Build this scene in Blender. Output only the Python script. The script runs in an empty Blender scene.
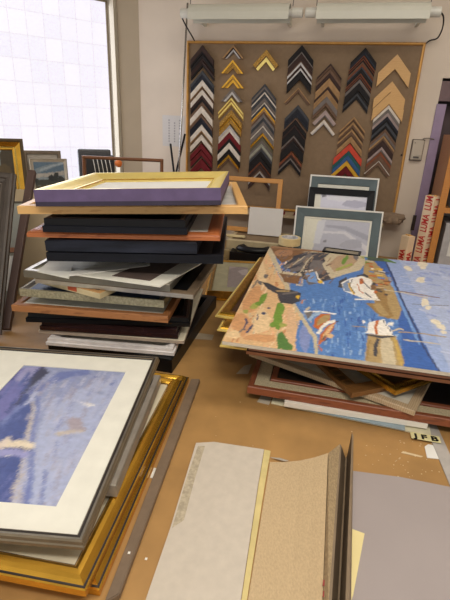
import bpy, bmesh, random
from math import *
from mathutils import Vector, Matrix, noise
random.seed(7)
S = bpy.context.scene
COL = S.collection
V = Vector
# ------------------------------------------------------------------ camera geometry
FOC, PIT, ROL = 450.0, radians(21.8), radians(2.6)
EYE = V((0, 0, 1.52)); T = 0.90            # eye height, table top height
def ray(x, y):
    u, v = x-225, y-300
    a = u*cos(ROL)+v*sin(ROL); b = -u*sin(ROL)+v*cos(ROL)
    return V((a, FOC*cos(PIT)-b*sin(PIT), -FOC*sin(PIT)-b*cos(PIT)))
def at(x, y, z):                           # sight line met with a level plane
    d = ray(x, y); return EYE + d*((z-EYE.z)/d.z)
def atY(x, y, Y):
    d = ray(x, y); return EYE + d*(Y/d.y)
WY = radians(13); W0 = V((0.1, 2.45, 0))
WX = V((cos(WY), -sin(WY), 0)); WN = V((sin(WY), cos(WY), 0))   # along the wall, into the wall
def WP(u, z, off=0): return W0 + WX*u - WN*off + V((0, 0, z))
def wuv(x, y, off=0):
    d = ray(x, y); t = ((W0-WN*off-EYE).dot(WN))/d.dot(WN); P = EYE+d*t
    return ((P-W0).dot(WX), P.z)
def wall_M(u, z, off=0):                   # local x right, y up, z out of the wall
    M = Matrix.Identity(4)
    for i, c in enumerate((WX, V((0, 0, 1)), -WN)): M.col[i] = (*c, 0)
    M.col[3] = (*WP(u, z, off), 1); return M
def axes(O, ex, ey):
    ex = ex.normalized(); ez = ex.cross(ey).normalized(); ey = ez.cross(ex)
    M = Matrix.Identity(4)
    for i, c in enumerate((ex, ey, ez)): M.col[i] = (*c, 0)
    M.col[3] = (*O, 1); return M
# ------------------------------------------------------------------ materials
def lin(c):
    return tuple((v/255/12.92 if v/255 <= .04045 else ((v/255+.055)/1.055)**2.4) for v in c)+(1,)
MC = {}; RGB = {}
def mat(rgb, rough=.6, metal=0, var=.12, scale=30, stretch=(1, 1, 1), bump=0, kind='noise', rgb2=None, spec=.5, coat=0):
    key = (rgb, rough, metal, var, scale, stretch, bump, kind, rgb2, spec, coat)
    if key in MC: return MC[key]
    m = bpy.data.materials.new('surface_%d' % len(MC)); m.use_nodes = True
    nt = m.node_tree; N = nt.nodes; L = nt.links; b = N['Principled BSDF']
    b.inputs['Roughness'].default_value = rough; b.inputs['Metallic'].default_value = metal
    b.inputs['Specular IOR Level'].default_value = spec
    b.inputs['Coat Weight'].default_value = coat
    tc = N.new('ShaderNodeTexCoord'); mp = N.new('ShaderNodeMapping'); mp.inputs['Scale'].default_value = stretch
    L.new(tc.outputs['Object'], mp.inputs['Vector'])
    if kind == 'wood':
        n = N.new('ShaderNodeTexWave'); n.inputs['Scale'].default_value = scale; n.inputs['Distortion'].default_value = 6
        n.inputs['Detail'].default_value = 3; n.bands_direction = 'Y'
    else:
        n = N.new('ShaderNodeTexNoise'); n.inputs['Scale'].default_value = scale; n.inputs['Detail'].default_value = 5
    L.new(mp.outputs[0], n.inputs['Vector'])
    r = N.new('ShaderNodeValToRGB'); c = lin(rgb)
    c2 = lin(rgb2) if rgb2 else tuple(min(1, k*(1+var)) for k in c[:3])+(1,)
    c1 = c if rgb2 else tuple(k*(1-var) for k in c[:3])+(1,)
    r.color_ramp.elements[0].color = c1; r.color_ramp.elements[1].color = c2
    r.color_ramp.elements[0].position = .3; r.color_ramp.elements[1].position = .7
    L.new(n.outputs[0], r.inputs[0]); L.new(r.outputs[0], b.inputs['Base Color'])
    if bump:
        bp = N.new('ShaderNodeBump'); bp.inputs['Strength'].default_value = bump; bp.inputs['Distance'].default_value = .002
        L.new(n.outputs[0], bp.inputs['Height']); L.new(bp.outputs[0], b.inputs['Normal'])
    MC[key] = m; RGB[m] = rgb; return m
def wood(rgb, rgb2=None, rough=.45, scale=18): return mat(rgb, rough, 0, .18, scale, (1, 4, 4), 0, 'wood', rgb2)
def paint(rgb, var=.15, scale=45): return mat(rgb, .6, 0, var, scale, (1, 2.5, 1), .25)
GOLD = mat((226, 174, 66), .25, .88, .1, 25)
GOLDB = mat((250, 226, 136), .34, .55, .06, 25)
GOLDD = mat((160, 116, 46), .35, .7, .3, 60)
GOLDO = mat((98, 66, 26), .4, .6, .5, 330, bump=.8, rgb2=(206, 160, 76))
SILV = mat((176, 170, 158), .32, .85, .15, 40)
SILVD = mat((112, 104, 92), .38, .7, .2, 60)
BLACK = mat((16, 16, 19), .4, 0, .2, 40, spec=.25)
BLUEBLK = mat((20, 22, 30), .5, 0, .3, 14, (1, 5, 5), .2, spec=.22)
MAROON = mat((44, 26, 28), .25, 0, .2, 30, coat=.3)
WHITE = mat((232, 228, 218), .7, 0, .03, 20)
CREAM = mat((226, 224, 212), .75, 0, .04, 30)
CREAM2 = mat((205, 196, 172), .75, 0, .06, 30)
PAPER = mat((222, 220, 214), .8, 0, .04, 15)
LWOOD = wood((224, 178, 112), (206, 156, 92))
OWOOD = wood((184, 108, 60), (158, 86, 44))
BWOOD = wood((172, 116, 70), (142, 92, 54))
DWOOD = wood((82, 54, 38), (62, 40, 30))
RWOOD = wood((140, 80, 52), (116, 64, 42))
PURPLE = mat((100, 84, 122), .45, 0, .12, 30)
# ------------------------------------------------------------------ mesh helpers
def link(name, bm, mats, parent=None, M=None, smooth=False):
    bmesh.ops.recalc_face_normals(bm, faces=bm.faces)
    me = bpy.data.meshes.new(name); bm.to_mesh(me); bm.free()
    for m in (mats if isinstance(mats, (list, tuple)) else [mats]): me.materials.append(m)
    if smooth:
        for p in me.polygons: p.use_smooth = True
    o = bpy.data.objects.new(name, me); COL.objects.link(o)
    if parent: o.parent = parent
    if M is not None: o.matrix_local = M
    return o
def tag(o, label, cat, group=None):
    o['label'] = label; o['category'] = cat
    if group: o['group'] = group
    return o
def struct(o): o['kind'] = 'structure'; return o
def thing(name, label, cat, M, group=None):
    o = bpy.data.objects.new(name, None); o.empty_display_size = .05; COL.objects.link(o)
    o.matrix_world = M; return tag(o, label, cat, group)
def B(): return bmesh.new()
def box(bm, lo, hi, mi=0, bev=0):
    vs = [bm.verts.new((x, y, z)) for x in (lo[0], hi[0]) for y in (lo[1], hi[1]) for z in (lo[2], hi[2])]
    fs = [bm.faces.new([vs[i] for i in q]) for q in ((0, 1, 3, 2), (4, 6, 7, 5), (0, 4, 5, 1), (2, 3, 7, 6), (0, 2, 6, 4), (1, 5, 7, 3))]
    for f in fs: f.material_index = mi
    if bev:
        es = list({e for f in fs for e in f.edges})
        r = bmesh.ops.bevel(bm, geom=es, offset=bev, segments=2, affect='EDGES', profile=.6)
        for f in r['faces']: f.material_index = mi
    return bm
def prism(bm, pts, z0, z1, mi=0):
    a = [bm.verts.new((p[0], p[1], z0)) for p in pts]; b = [bm.verts.new((p[0], p[1], z1)) for p in pts]
    fs = [bm.faces.new(a[::-1]), bm.faces.new(b)]; n = len(pts)
    for i in range(n): fs.append(bm.faces.new((a[i], a[(i+1) % n], b[(i+1) % n], b[i])))
    for f in fs: f.material_index = mi
    return bm
def tube(bm, pts, r, seg=8, mi=0):
    pts = [V(p) for p in pts]; rings = []
    for i, p in enumerate(pts):
        d = (pts[min(i+1, len(pts)-1)]-pts[max(i-1, 0)]).normalized()
        a = d.orthogonal().normalized() if not rings else (prev - d*prev.dot(d)).normalized()
        prev = a; b = d.cross(a); rr = r[i] if isinstance(r, (list, tuple)) else r
        rings.append([bm.verts.new(p+a*rr*cos(2*pi*k/seg)+b*rr*sin(2*pi*k/seg)) for k in range(seg)])
    for A, C in zip(rings, rings[1:]):
        for k in range(seg):
            f = bm.faces.new((A[k], A[(k+1) % seg], C[(k+1) % seg], C[k])); f.material_index = mi
    for R in (rings[0][::-1], rings[-1]): bm.faces.new(R).material_index = mi
    return bm
def ring(bm, w, d, prof, ms):
    """moulding: closed profile of (inset, height) swept round a w x d rectangle with mitred corners"""
    C = []
    for i, z in prof: C.append([bm.verts.new(p) for p in ((i, i, z), (w-i, i, z), (w-i, d-i, z), (i, d-i, z))])
    n = len(prof)
    for k in range(n):
        A, D = C[k], C[(k+1) % n]
        for j in range(4):
            f = bm.faces.new((A[j], A[(j+1) % 4], D[(j+1) % 4], D[j])); f.material_index = ms[k % len(ms)]
    return bm
def P_flat(m, h): c = min(m, h)*.12; return [(0, 0), (0, h-c), (c, h), (m-c, h), (m, h-c), (m, 0)]
def P_slope(m, h, hi): return [(0, 0), (0, h-.001), (.002, h), (m*.18, h), (m*.3, h*.9+hi*.1), (m*.7, h*.35+hi*.65), (m*.82, hi+.002), (m*.9, hi+.002), (m, hi), (m, 0)]
def P_round(m, h):
    return [(0, 0), (0, h*.55)] + [(m*.5-m*.5*cos(a), h*.55+h*.45*sin(a)) for a in (pi*.2, pi*.4, pi*.6, pi*.8)] + [(m, h*.5), (m, 0)]
def P_step(m, h): return [(0, 0), (0, h*.45), (m*.12, h*.5), (m*.14, h*.95), (m*.3, h), (m*.55, h*.97), (m*.6, h*.8), (m*.85, h*.72), (m*.88, h*.6), (m, h*.55), (m, 0)]
def frame(name, label, M, w, d, prof, mats, ms=(0,), cat='picture frame', group=None, mb=None, fill=None, fz=.004, glass=None, pic=None):
    """a frame with its parts: moulding, mat board (width, material), backing or picture"""
    t = thing(name, label, cat, M, group)
    link('moulding', ring(B(), w, d, prof, ms), mats, t)
    m = max(p[0] for p in prof); e = m-.003
    if mb:
        q = e+mb[0]
        link('mat_board', ring(B(), w, d, [(e, fz), (e, fz+.002), (q-.0012, fz+.002), (q, fz+.0005), (q, fz)], (0,)), mb[1], t)
    if fill: link('backing', box(B(), (e, e, fz-.003), (w-e, d-e, fz-.0003)), fill, t)
    if glass: link('glass', box(B(), (e+.001, e+.001, fz+.003), (w-e-.001, d-e-.001, fz+.0045)), glass, t)
    return t
def flat(pa, pb, za, zb=None, dy=0):       # axes of a frame lying down: its front edge from two sight lines
    zb = za if zb is None else zb
    A, Bp = at(pa[0], pa[1], za), at(pb[0], pb[1], zb)
    ex = Bp-A; ey = V((-ex.y, ex.x, dy*ex.length)); return axes(A, ex, ey), ex.length
def local(M, x, y, zl):
    Mi = M.inverted(); o = Mi @ EYE; d = Mi.to_3x3() @ ray(x, y); t = (zl-o.z)/d.z; return (o.x+d.x*t, o.y+d.y*t)
def upright(P0, yaw, lean, tl, tr, ztop_px, z0):
    """plane through P0 leaning back; returns axes at the lower left corner, width and height"""
    ex = V((cos(yaw), sin(yaw), 0)); nh = V((-sin(yaw), cos(yaw), 0)); ey = V((0, 0, cos(lean)))+nh*sin(lean)
    M = axes(P0, ex, ey); l = local(M, *tl, 0); r = local(M, *tr, 0); tp = local(M, *ztop_px, 0)[1]
    b = (z0-P0.z)/cos(lean); O = M @ V((l[0], b, 0)); return axes(O, ex, ey), r[0]-l[0], tp-b
def clip(poly, x0, y0, x1, y1):
    for ax, lim, sg in ((0, x0, 1), (0, x1, -1), (1, y0, 1), (1, y1, -1)):
        out = []
        for i, p in enumerate(poly):
            q = poly[i-1]; pi_, qi = (p[ax]-lim)*sg >= 0, (q[ax]-lim)*sg >= 0
            if pi_ != qi:
                s = (lim-q[ax])/(p[ax]-q[ax]); out.append((q[0]+(p[0]-q[0])*s, q[1]+(p[1]-q[1])*s))
            if pi_: out.append(p)
        poly = out
        if not poly: break
    return poly
def pigment(bump):
    key = ('pigment', bump)
    if key in MC: return MC[key]
    m = bpy.data.materials.new('painted_surface'); m.use_nodes = True; nt = m.node_tree; N = nt.nodes; L = nt.links; b = N['Principled BSDF']
    a = N.new('ShaderNodeAttribute'); a.attribute_name = 'pigment'; tc = N.new('ShaderNodeTexCoord')
    n = N.new('ShaderNodeTexNoise'); n.inputs['Scale'].default_value = 140; n.inputs['Detail'].default_value = 4; L.new(tc.outputs['Object'], n.inputs['Vector'])
    h = N.new('ShaderNodeHueSaturation'); mr = N.new('ShaderNodeMapRange'); mr.inputs[3].default_value = 1-bump*.6; mr.inputs[4].default_value = 1+bump*.6
    L.new(n.outputs[0], mr.inputs[0]); L.new(mr.outputs[0], h.inputs['Value']); L.new(a.outputs['Color'], h.inputs['Color']); L.new(h.outputs[0], b.inputs['Base Color'])
    bp = N.new('ShaderNodeBump'); bp.inputs['Strength'].default_value = bump; bp.inputs['Distance'].default_value = .002; L.new(n.outputs[0], bp.inputs['Height']); L.new(bp.outputs[0], b.inputs['Normal'])
    b.inputs['Roughness'].default_value = .5; MC[key] = m; return m
def art(name, parent, M, rect, z, patches, base, cell=.004, wob=.0025, soft=.0012, bump=.3, passes=3, var=.16, back=True):
    """a painted panel: its pigment comes from brush patches laid one over another"""
    x0, y0, x1, y1 = rect; nx = max(2, int((x1-x0)/cell)); ny = max(2, int((y1-y0)/cell)); dx, dy = (x1-x0)/nx, (y1-y0)/ny
    polys = [(lin(RGB[m]), [local(M, *p, z) for p in pts]) for m, pts in patches]
    G = [[(0, 0, 0)]*(nx+1) for _ in range(ny+1)]
    W = [[noise.noise_vector(V((x0+dx*i, y0+dy*j, 1.7))*38)*wob for i in range(nx+1)] for j in range(ny+1)]
    for ps in range(passes):
        A = [[lin(RGB[base])]*(nx+1) for _ in range(ny+1)]
        PX = [[x0+dx*i+W[j][i].x+random.uniform(-soft, soft) for i in range(nx+1)] for j in range(ny+1)]
        PY = [[y0+dy*j+W[j][i].y+random.uniform(-soft, soft) for i in range(nx+1)] for j in range(ny+1)]
        for c, P in polys:
            bx0, bx1 = min(p[0] for p in P)-wob-soft, max(p[0] for p in P)+wob+soft; by0, by1 = min(p[1] for p in P)-wob-soft, max(p[1] for p in P)+wob+soft
            E_ = [(P[k-1], P[k]) for k in range(len(P))]
            for j in range(max(0, int((by0-y0)/dy)), min(ny, int((by1-y0)/dy)+1)+1):
                for i in range(max(0, int((bx0-x0)/dx)), min(nx, int((bx1-x0)/dx)+1)+1):
                    x, y = PX[j][i], PY[j][i]; ins = False
                    for a, b in E_:
                        if (a[1] > y) != (b[1] > y) and x < (b[0]-a[0])*(y-a[1])/(b[1]-a[1])+a[0]: ins = not ins
                    if ins: A[j][i] = c
        for j in range(ny+1):
            for i in range(nx+1): a, c = G[j][i], A[j][i]; G[j][i] = (a[0]+c[0], a[1]+c[1], a[2]+c[2])
    vs, cs = [], []
    for j in range(ny+1):
        for i in range(nx+1):
            x, y = x0+dx*i, y0+dy*j; k = (1+var*noise.noise(V((x*60, y*110, 3)))+var*.7*noise.noise(V((x*160, y*160, 9))))/passes
            vs.append((x, y, z)); c = G[j][i]; cs += [c[0]*k, c[1]*k, c[2]*k, 1]
    fs = [(j*(nx+1)+i, j*(nx+1)+i+1, (j+1)*(nx+1)+i+1, (j+1)*(nx+1)+i) for j in range(ny) for i in range(nx)]
    n0 = len(vs); corners = [0, nx, ny*(nx+1)+nx, ny*(nx+1)]
    if back:
        for q in corners: vs.append((vs[q][0], vs[q][1], z-.0012)); cs += [.5, .45, .35, 1]
        fs.append((n0+3, n0+2, n0+1, n0))
    me = bpy.data.meshes.new(name); me.from_pydata(vs, [], fs); at_ = me.color_attributes.new('pigment', 'FLOAT_COLOR', 'POINT'); at_.data.foreach_set('color', cs)
    me.materials.append(pigment(bump)); o = bpy.data.objects.new(name, me); COL.objects.link(o); o.parent = parent; return o
def stroke(pts, w):                        # ribbon polygon along a line
    pts = [V(p) for p in pts]; L, R = [], []
    for i, p in enumerate(pts):
        d = (pts[min(i+1, len(pts)-1)]-pts[max(i-1, 0)]); n = V((-d.y, d.x)).normalized()
        ww = w[i] if isinstance(w, (list, tuple)) else w
        L.append(tuple(p+n*ww/2)); R.append(tuple(p-n*ww/2))
    return L+R[::-1]
def blob(x, y, rx, ry, n=9, rot=0, j=.25):
    out = []
    for i in range(n):
        a = 2*pi*i/n; k = 1+random.uniform(-j, j); px, py = rx*k*cos(a), ry*k*sin(a)
        out.append((x+px*cos(rot)-py*sin(rot), y+px*sin(rot)+py*cos(rot)))
    return out
def lettering(name, s, size, M, m, parent, extrude=.0003, width=None, bold=0):
    cu = bpy.data.curves.new(name, 'FONT'); cu.body = s; cu.size = size; cu.extrude = extrude; cu.align_x = 'LEFT'; cu.offset = bold
    o = bpy.data.objects.new(name, cu); COL.objects.link(o)
    dg = bpy.context.evaluated_depsgraph_get(); me = bpy.data.meshes.new_from_object(o.evaluated_get(dg))
    bpy.data.objects.remove(o); bpy.data.curves.remove(cu)
    xs = [v.co.x for v in me.vertices]; x0, x1 = min(xs), max(xs)
    if width:
        for v in me.vertices: v.co.x = (v.co.x-x0)*width/(x1-x0)
    me.materials.clear(); me.materials.append(m)
    r = bpy.data.objects.new(name, me); COL.objects.link(r); r.parent = parent; r.matrix_local = M; return r
I4 = Matrix.Identity(4)
# ================================================================== SETTING
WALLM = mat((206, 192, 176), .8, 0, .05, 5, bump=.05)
UR = wuv(441.5, 85)[0]                     # where the wall stops at the purple jamb
CU = wuv(140.5, 90)[0]                     # corner with the splayed pier
corner = WP(CU, 0)
bm = B(); box(bm, (CU, 0, -.12), (UR, 2.9, 0)); struct(link('wall_back', bm, WALLM, None, wall_M(0, 0)))
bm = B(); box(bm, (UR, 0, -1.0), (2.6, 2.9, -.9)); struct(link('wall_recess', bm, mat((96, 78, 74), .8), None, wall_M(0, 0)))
bm = B(); box(bm, (2.5, 0, -.9), (2.6, 2.9, 2.6)); struct(link('wall_right', bm, WALLM, None, wall_M(0, 0)))
LD = V((-.788, -.616, 0)); LNn = V((.616, -.788, 0))         # window wall: runs forward and left; LNn faces the room
def LM(O):                                 # local x runs from the left towards the corner, y up, z into the room
    return axes(O, -LD, V((0, 0, 1)))
def lw(px, py, O, off=0):
    M = LM(O); return local(M, px, py, off)
# pier between the window wall and the back wall
pc = at(119, 90, 1.5); d = ray(119, 90); t = ((corner-WN*.05-EYE).dot(WN))/d.dot(WN); pier = EYE+d*t; pier.z = 0
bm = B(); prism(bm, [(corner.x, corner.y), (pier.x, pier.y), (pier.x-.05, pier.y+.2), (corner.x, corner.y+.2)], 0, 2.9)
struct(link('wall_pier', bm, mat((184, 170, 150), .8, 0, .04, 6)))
LO = V((pier.x, pier.y, 0)); lm = LM(LO)
wr_t = lw(108, 5, LO, -.06); wr_b = lw(115, 156, LO, -.06)
wx1 = (wr_t[0]+wr_b[0])/2; wz1 = wr_t[1]; SILL = 1.06; wx0 = -1.5
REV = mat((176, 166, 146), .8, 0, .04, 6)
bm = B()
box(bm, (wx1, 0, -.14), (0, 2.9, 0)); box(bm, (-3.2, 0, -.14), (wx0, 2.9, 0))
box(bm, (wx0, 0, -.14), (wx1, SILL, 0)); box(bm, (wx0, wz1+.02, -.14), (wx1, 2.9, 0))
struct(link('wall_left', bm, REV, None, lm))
# window
w = struct(link('window_1', ring(B(), wx1-wx0, wz1+.02-SILL, [(0, 0), (0, .02), (.006, .02), (.008, .014), (.008, 0)], (0,)), mat((150, 138, 118), .5), None, lm @ Matrix.Translation((wx0, SILL, -.09))))
pm = bpy.data.materials.new('wired_glass'); pm.use_nodes = True
nt = pm.node_tree; N = nt.nodes; L = nt.links; bs = N['Principled BSDF']
tc = N.new('ShaderNodeTexCoord'); br = N.new('ShaderNodeTexBrick')
br.offset = 0; br.inputs['Color1'].default_value = (.80, .77, .86, 1); br.inputs['Color2'].default_value = (.86, .83, .90, 1); br.inputs['Mortar'].default_value = (.74, .70, .76, 1)
br.inputs['Scale'].default_value = 1; br.inputs['Mortar Size'].default_value = .0022; br.inputs['Brick Width'].default_value = .078; br.inputs['Row Height'].default_value = .098
L.new(tc.outputs['Object'], br.inputs['Vector'])
nz = N.new('ShaderNodeTexNoise'); nz.inputs['Scale'].default_value = 130; L.new(tc.outputs['Object'], nz.inputs['Vector'])
mx = N.new('ShaderNodeMix'); mx.data_type = 'RGBA'; mx.blend_type = 'SOFT_LIGHT'; mx.inputs[0].default_value = .75
L.new(br.outputs[0], mx.inputs[6]); L.new(nz.outputs[0], mx.inputs[7])
L.new(mx.outputs[2], bs.inputs['Emission Color']); bs.inputs['Emission Strength'].default_value = 1.08; bs.inputs['Base Color'].default_value = (.12, .12, .12, 1); bs.inputs['Roughness'].default_value = .3
PANE = bs
link('pane', box(B(), (.007, .007, .008), (wx1-wx0-.007, wz1+.02-SILL-.007, .014)), pm, w)
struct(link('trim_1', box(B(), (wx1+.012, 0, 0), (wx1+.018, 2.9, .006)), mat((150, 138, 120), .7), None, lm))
# ledge under the window
struct(link('window_sill', box(B(), (-2.2, SILL-.04, 0), (-.05, SILL, .30), 0, .004), mat((170, 160, 142), .6), None, lm))
# floor, ceiling, purple jamb and doorway
bm = B(); box(bm, (-3.5, -3, -.05), (3.5, 4, 0)); struct(link('floor', bm, mat((120, 108, 96), .6, 0, .1, 4)))
bm = B(); box(bm, (-3.5, -3, 2.9), (3.5, 4, 2.95)); struct(link('ceiling', bm, mat((225, 220, 210), .9, 0, .02, 4)))
zj = wuv(438, 104)[1]
struct(link('trim_2', box(B(), (UR-.004, 0, -.1), (UR+.037, zj, .012), 0, .002), mat((142, 124, 150), .55, 0, .08, 20), None, wall_M(0, 0)))
zh = wuv(443, 78)[1]
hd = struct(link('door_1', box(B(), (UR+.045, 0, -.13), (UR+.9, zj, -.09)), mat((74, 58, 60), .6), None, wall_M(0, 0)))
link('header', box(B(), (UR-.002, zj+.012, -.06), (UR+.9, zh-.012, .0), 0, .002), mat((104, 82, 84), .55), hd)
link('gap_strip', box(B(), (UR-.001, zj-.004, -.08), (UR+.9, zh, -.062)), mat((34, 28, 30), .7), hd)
link('hinge', box(B(), (UR-.012, .0, .012), (UR+.004, .075, .016)), mat((70, 60, 54), .5, .5), hd, Matrix.Translation((0, wuv(417, 222)[1]-.04, 0)))
struct(link('wall_over_door', box(B(), (UR, zh, -.12), (2.5, 2.9, 0)), WALLM, None, wall_M(0, 0)))
# ================================================================== TABLE
tb = thing('work_table', 'large work table with worn brown hardboard top under all the frames', 'table', axes(WP(0, 0), WX, WN))
TOPM = mat((166, 127, 76), .5, 0, .13, 14, (1, 1, 1), .03)
nt = TOPM.node_tree
bm = B(); prism(bm, [(-1.28, -2.15), (UR+.035, -2.15), (UR+.035, -.03), (-.72, -.03), (-1.28, -.42)], T-.03, T)
link('table_top', bm, TOPM, tb)
for x, y in ((-1.15, -2.05), (UR-.05, -2.05), (UR-.05, -.15), (-.9, -.3)):
    link('leg', box(B(), (x-.03, y-.03, 0), (x+.03, y+.03, T-.03), 0, .003), BWOOD, tb)
# ================================================================== SAMPLE BOARD
bl, bt = wuv(187.6, 38.5); brr = wuv(425.5, 45)[0]; bt = 1.873; bb = 1.085
bd = thing('sample_board', 'wide brown pinboard with thin gilt edge on back wall, covered in corner samples', 'board', wall_M(bl, bb))
BW, BH = brr-bl, bt-bb
link('panel', box(B(), (.008, .008, .002), (BW-.008, BH-.008, .010)), mat((128, 106, 82), .85, 0, .06, 60, bump=.1), bd)
link('edge_moulding', ring(B(), BW, BH, P_round(.013, .018), (0,)), mat((190, 140, 70), .4, .35, .12, 30), bd)
FRONT = .0102                              # panel face above the wall
# corner samples: apex x, apex y, vertical thickness (px), half width (px), bands, end cut, words
def cm(rgb, g=0): return mat(rgb, .6 if not g else .32, g, .14, 60, spec=.2)
cBK, cDB, cSL, cWH, cRD, cGY = cm((30, 27, 28)), cm((58, 42, 38)), cm((64, 66, 71)), cm((206, 196, 184)), cm((104, 28, 34)), cm((112, 104, 100))
cTN, cBR, cLW, cSV, cLV, cNV = cm((158, 124, 86)), cm((104, 80, 64)), wood((206, 164, 106), (192, 148, 90)), cm((190, 186, 184), .4), cm((160, 142, 138)), cm((38, 40, 49))
cRB, cOL, cGG, cOR, cTE, cBL, cYE = cm((122, 70, 48)), cm((92, 86, 68)), cm((146, 146, 132)), cm((190, 70, 52)), cm((42, 88, 88)), cm((52, 84, 128)), cm((200, 152, 48))
cGO = GOLD; cGB = GOLDB; cGD = GOLDO
n3 = lambda a, b, c: [(.3, a), (.62, b), (1, c)]
n2 = lambda a, b, s=.5: [(s, a), (1, b)]
n1 = lambda a: [(1, a)]
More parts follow.
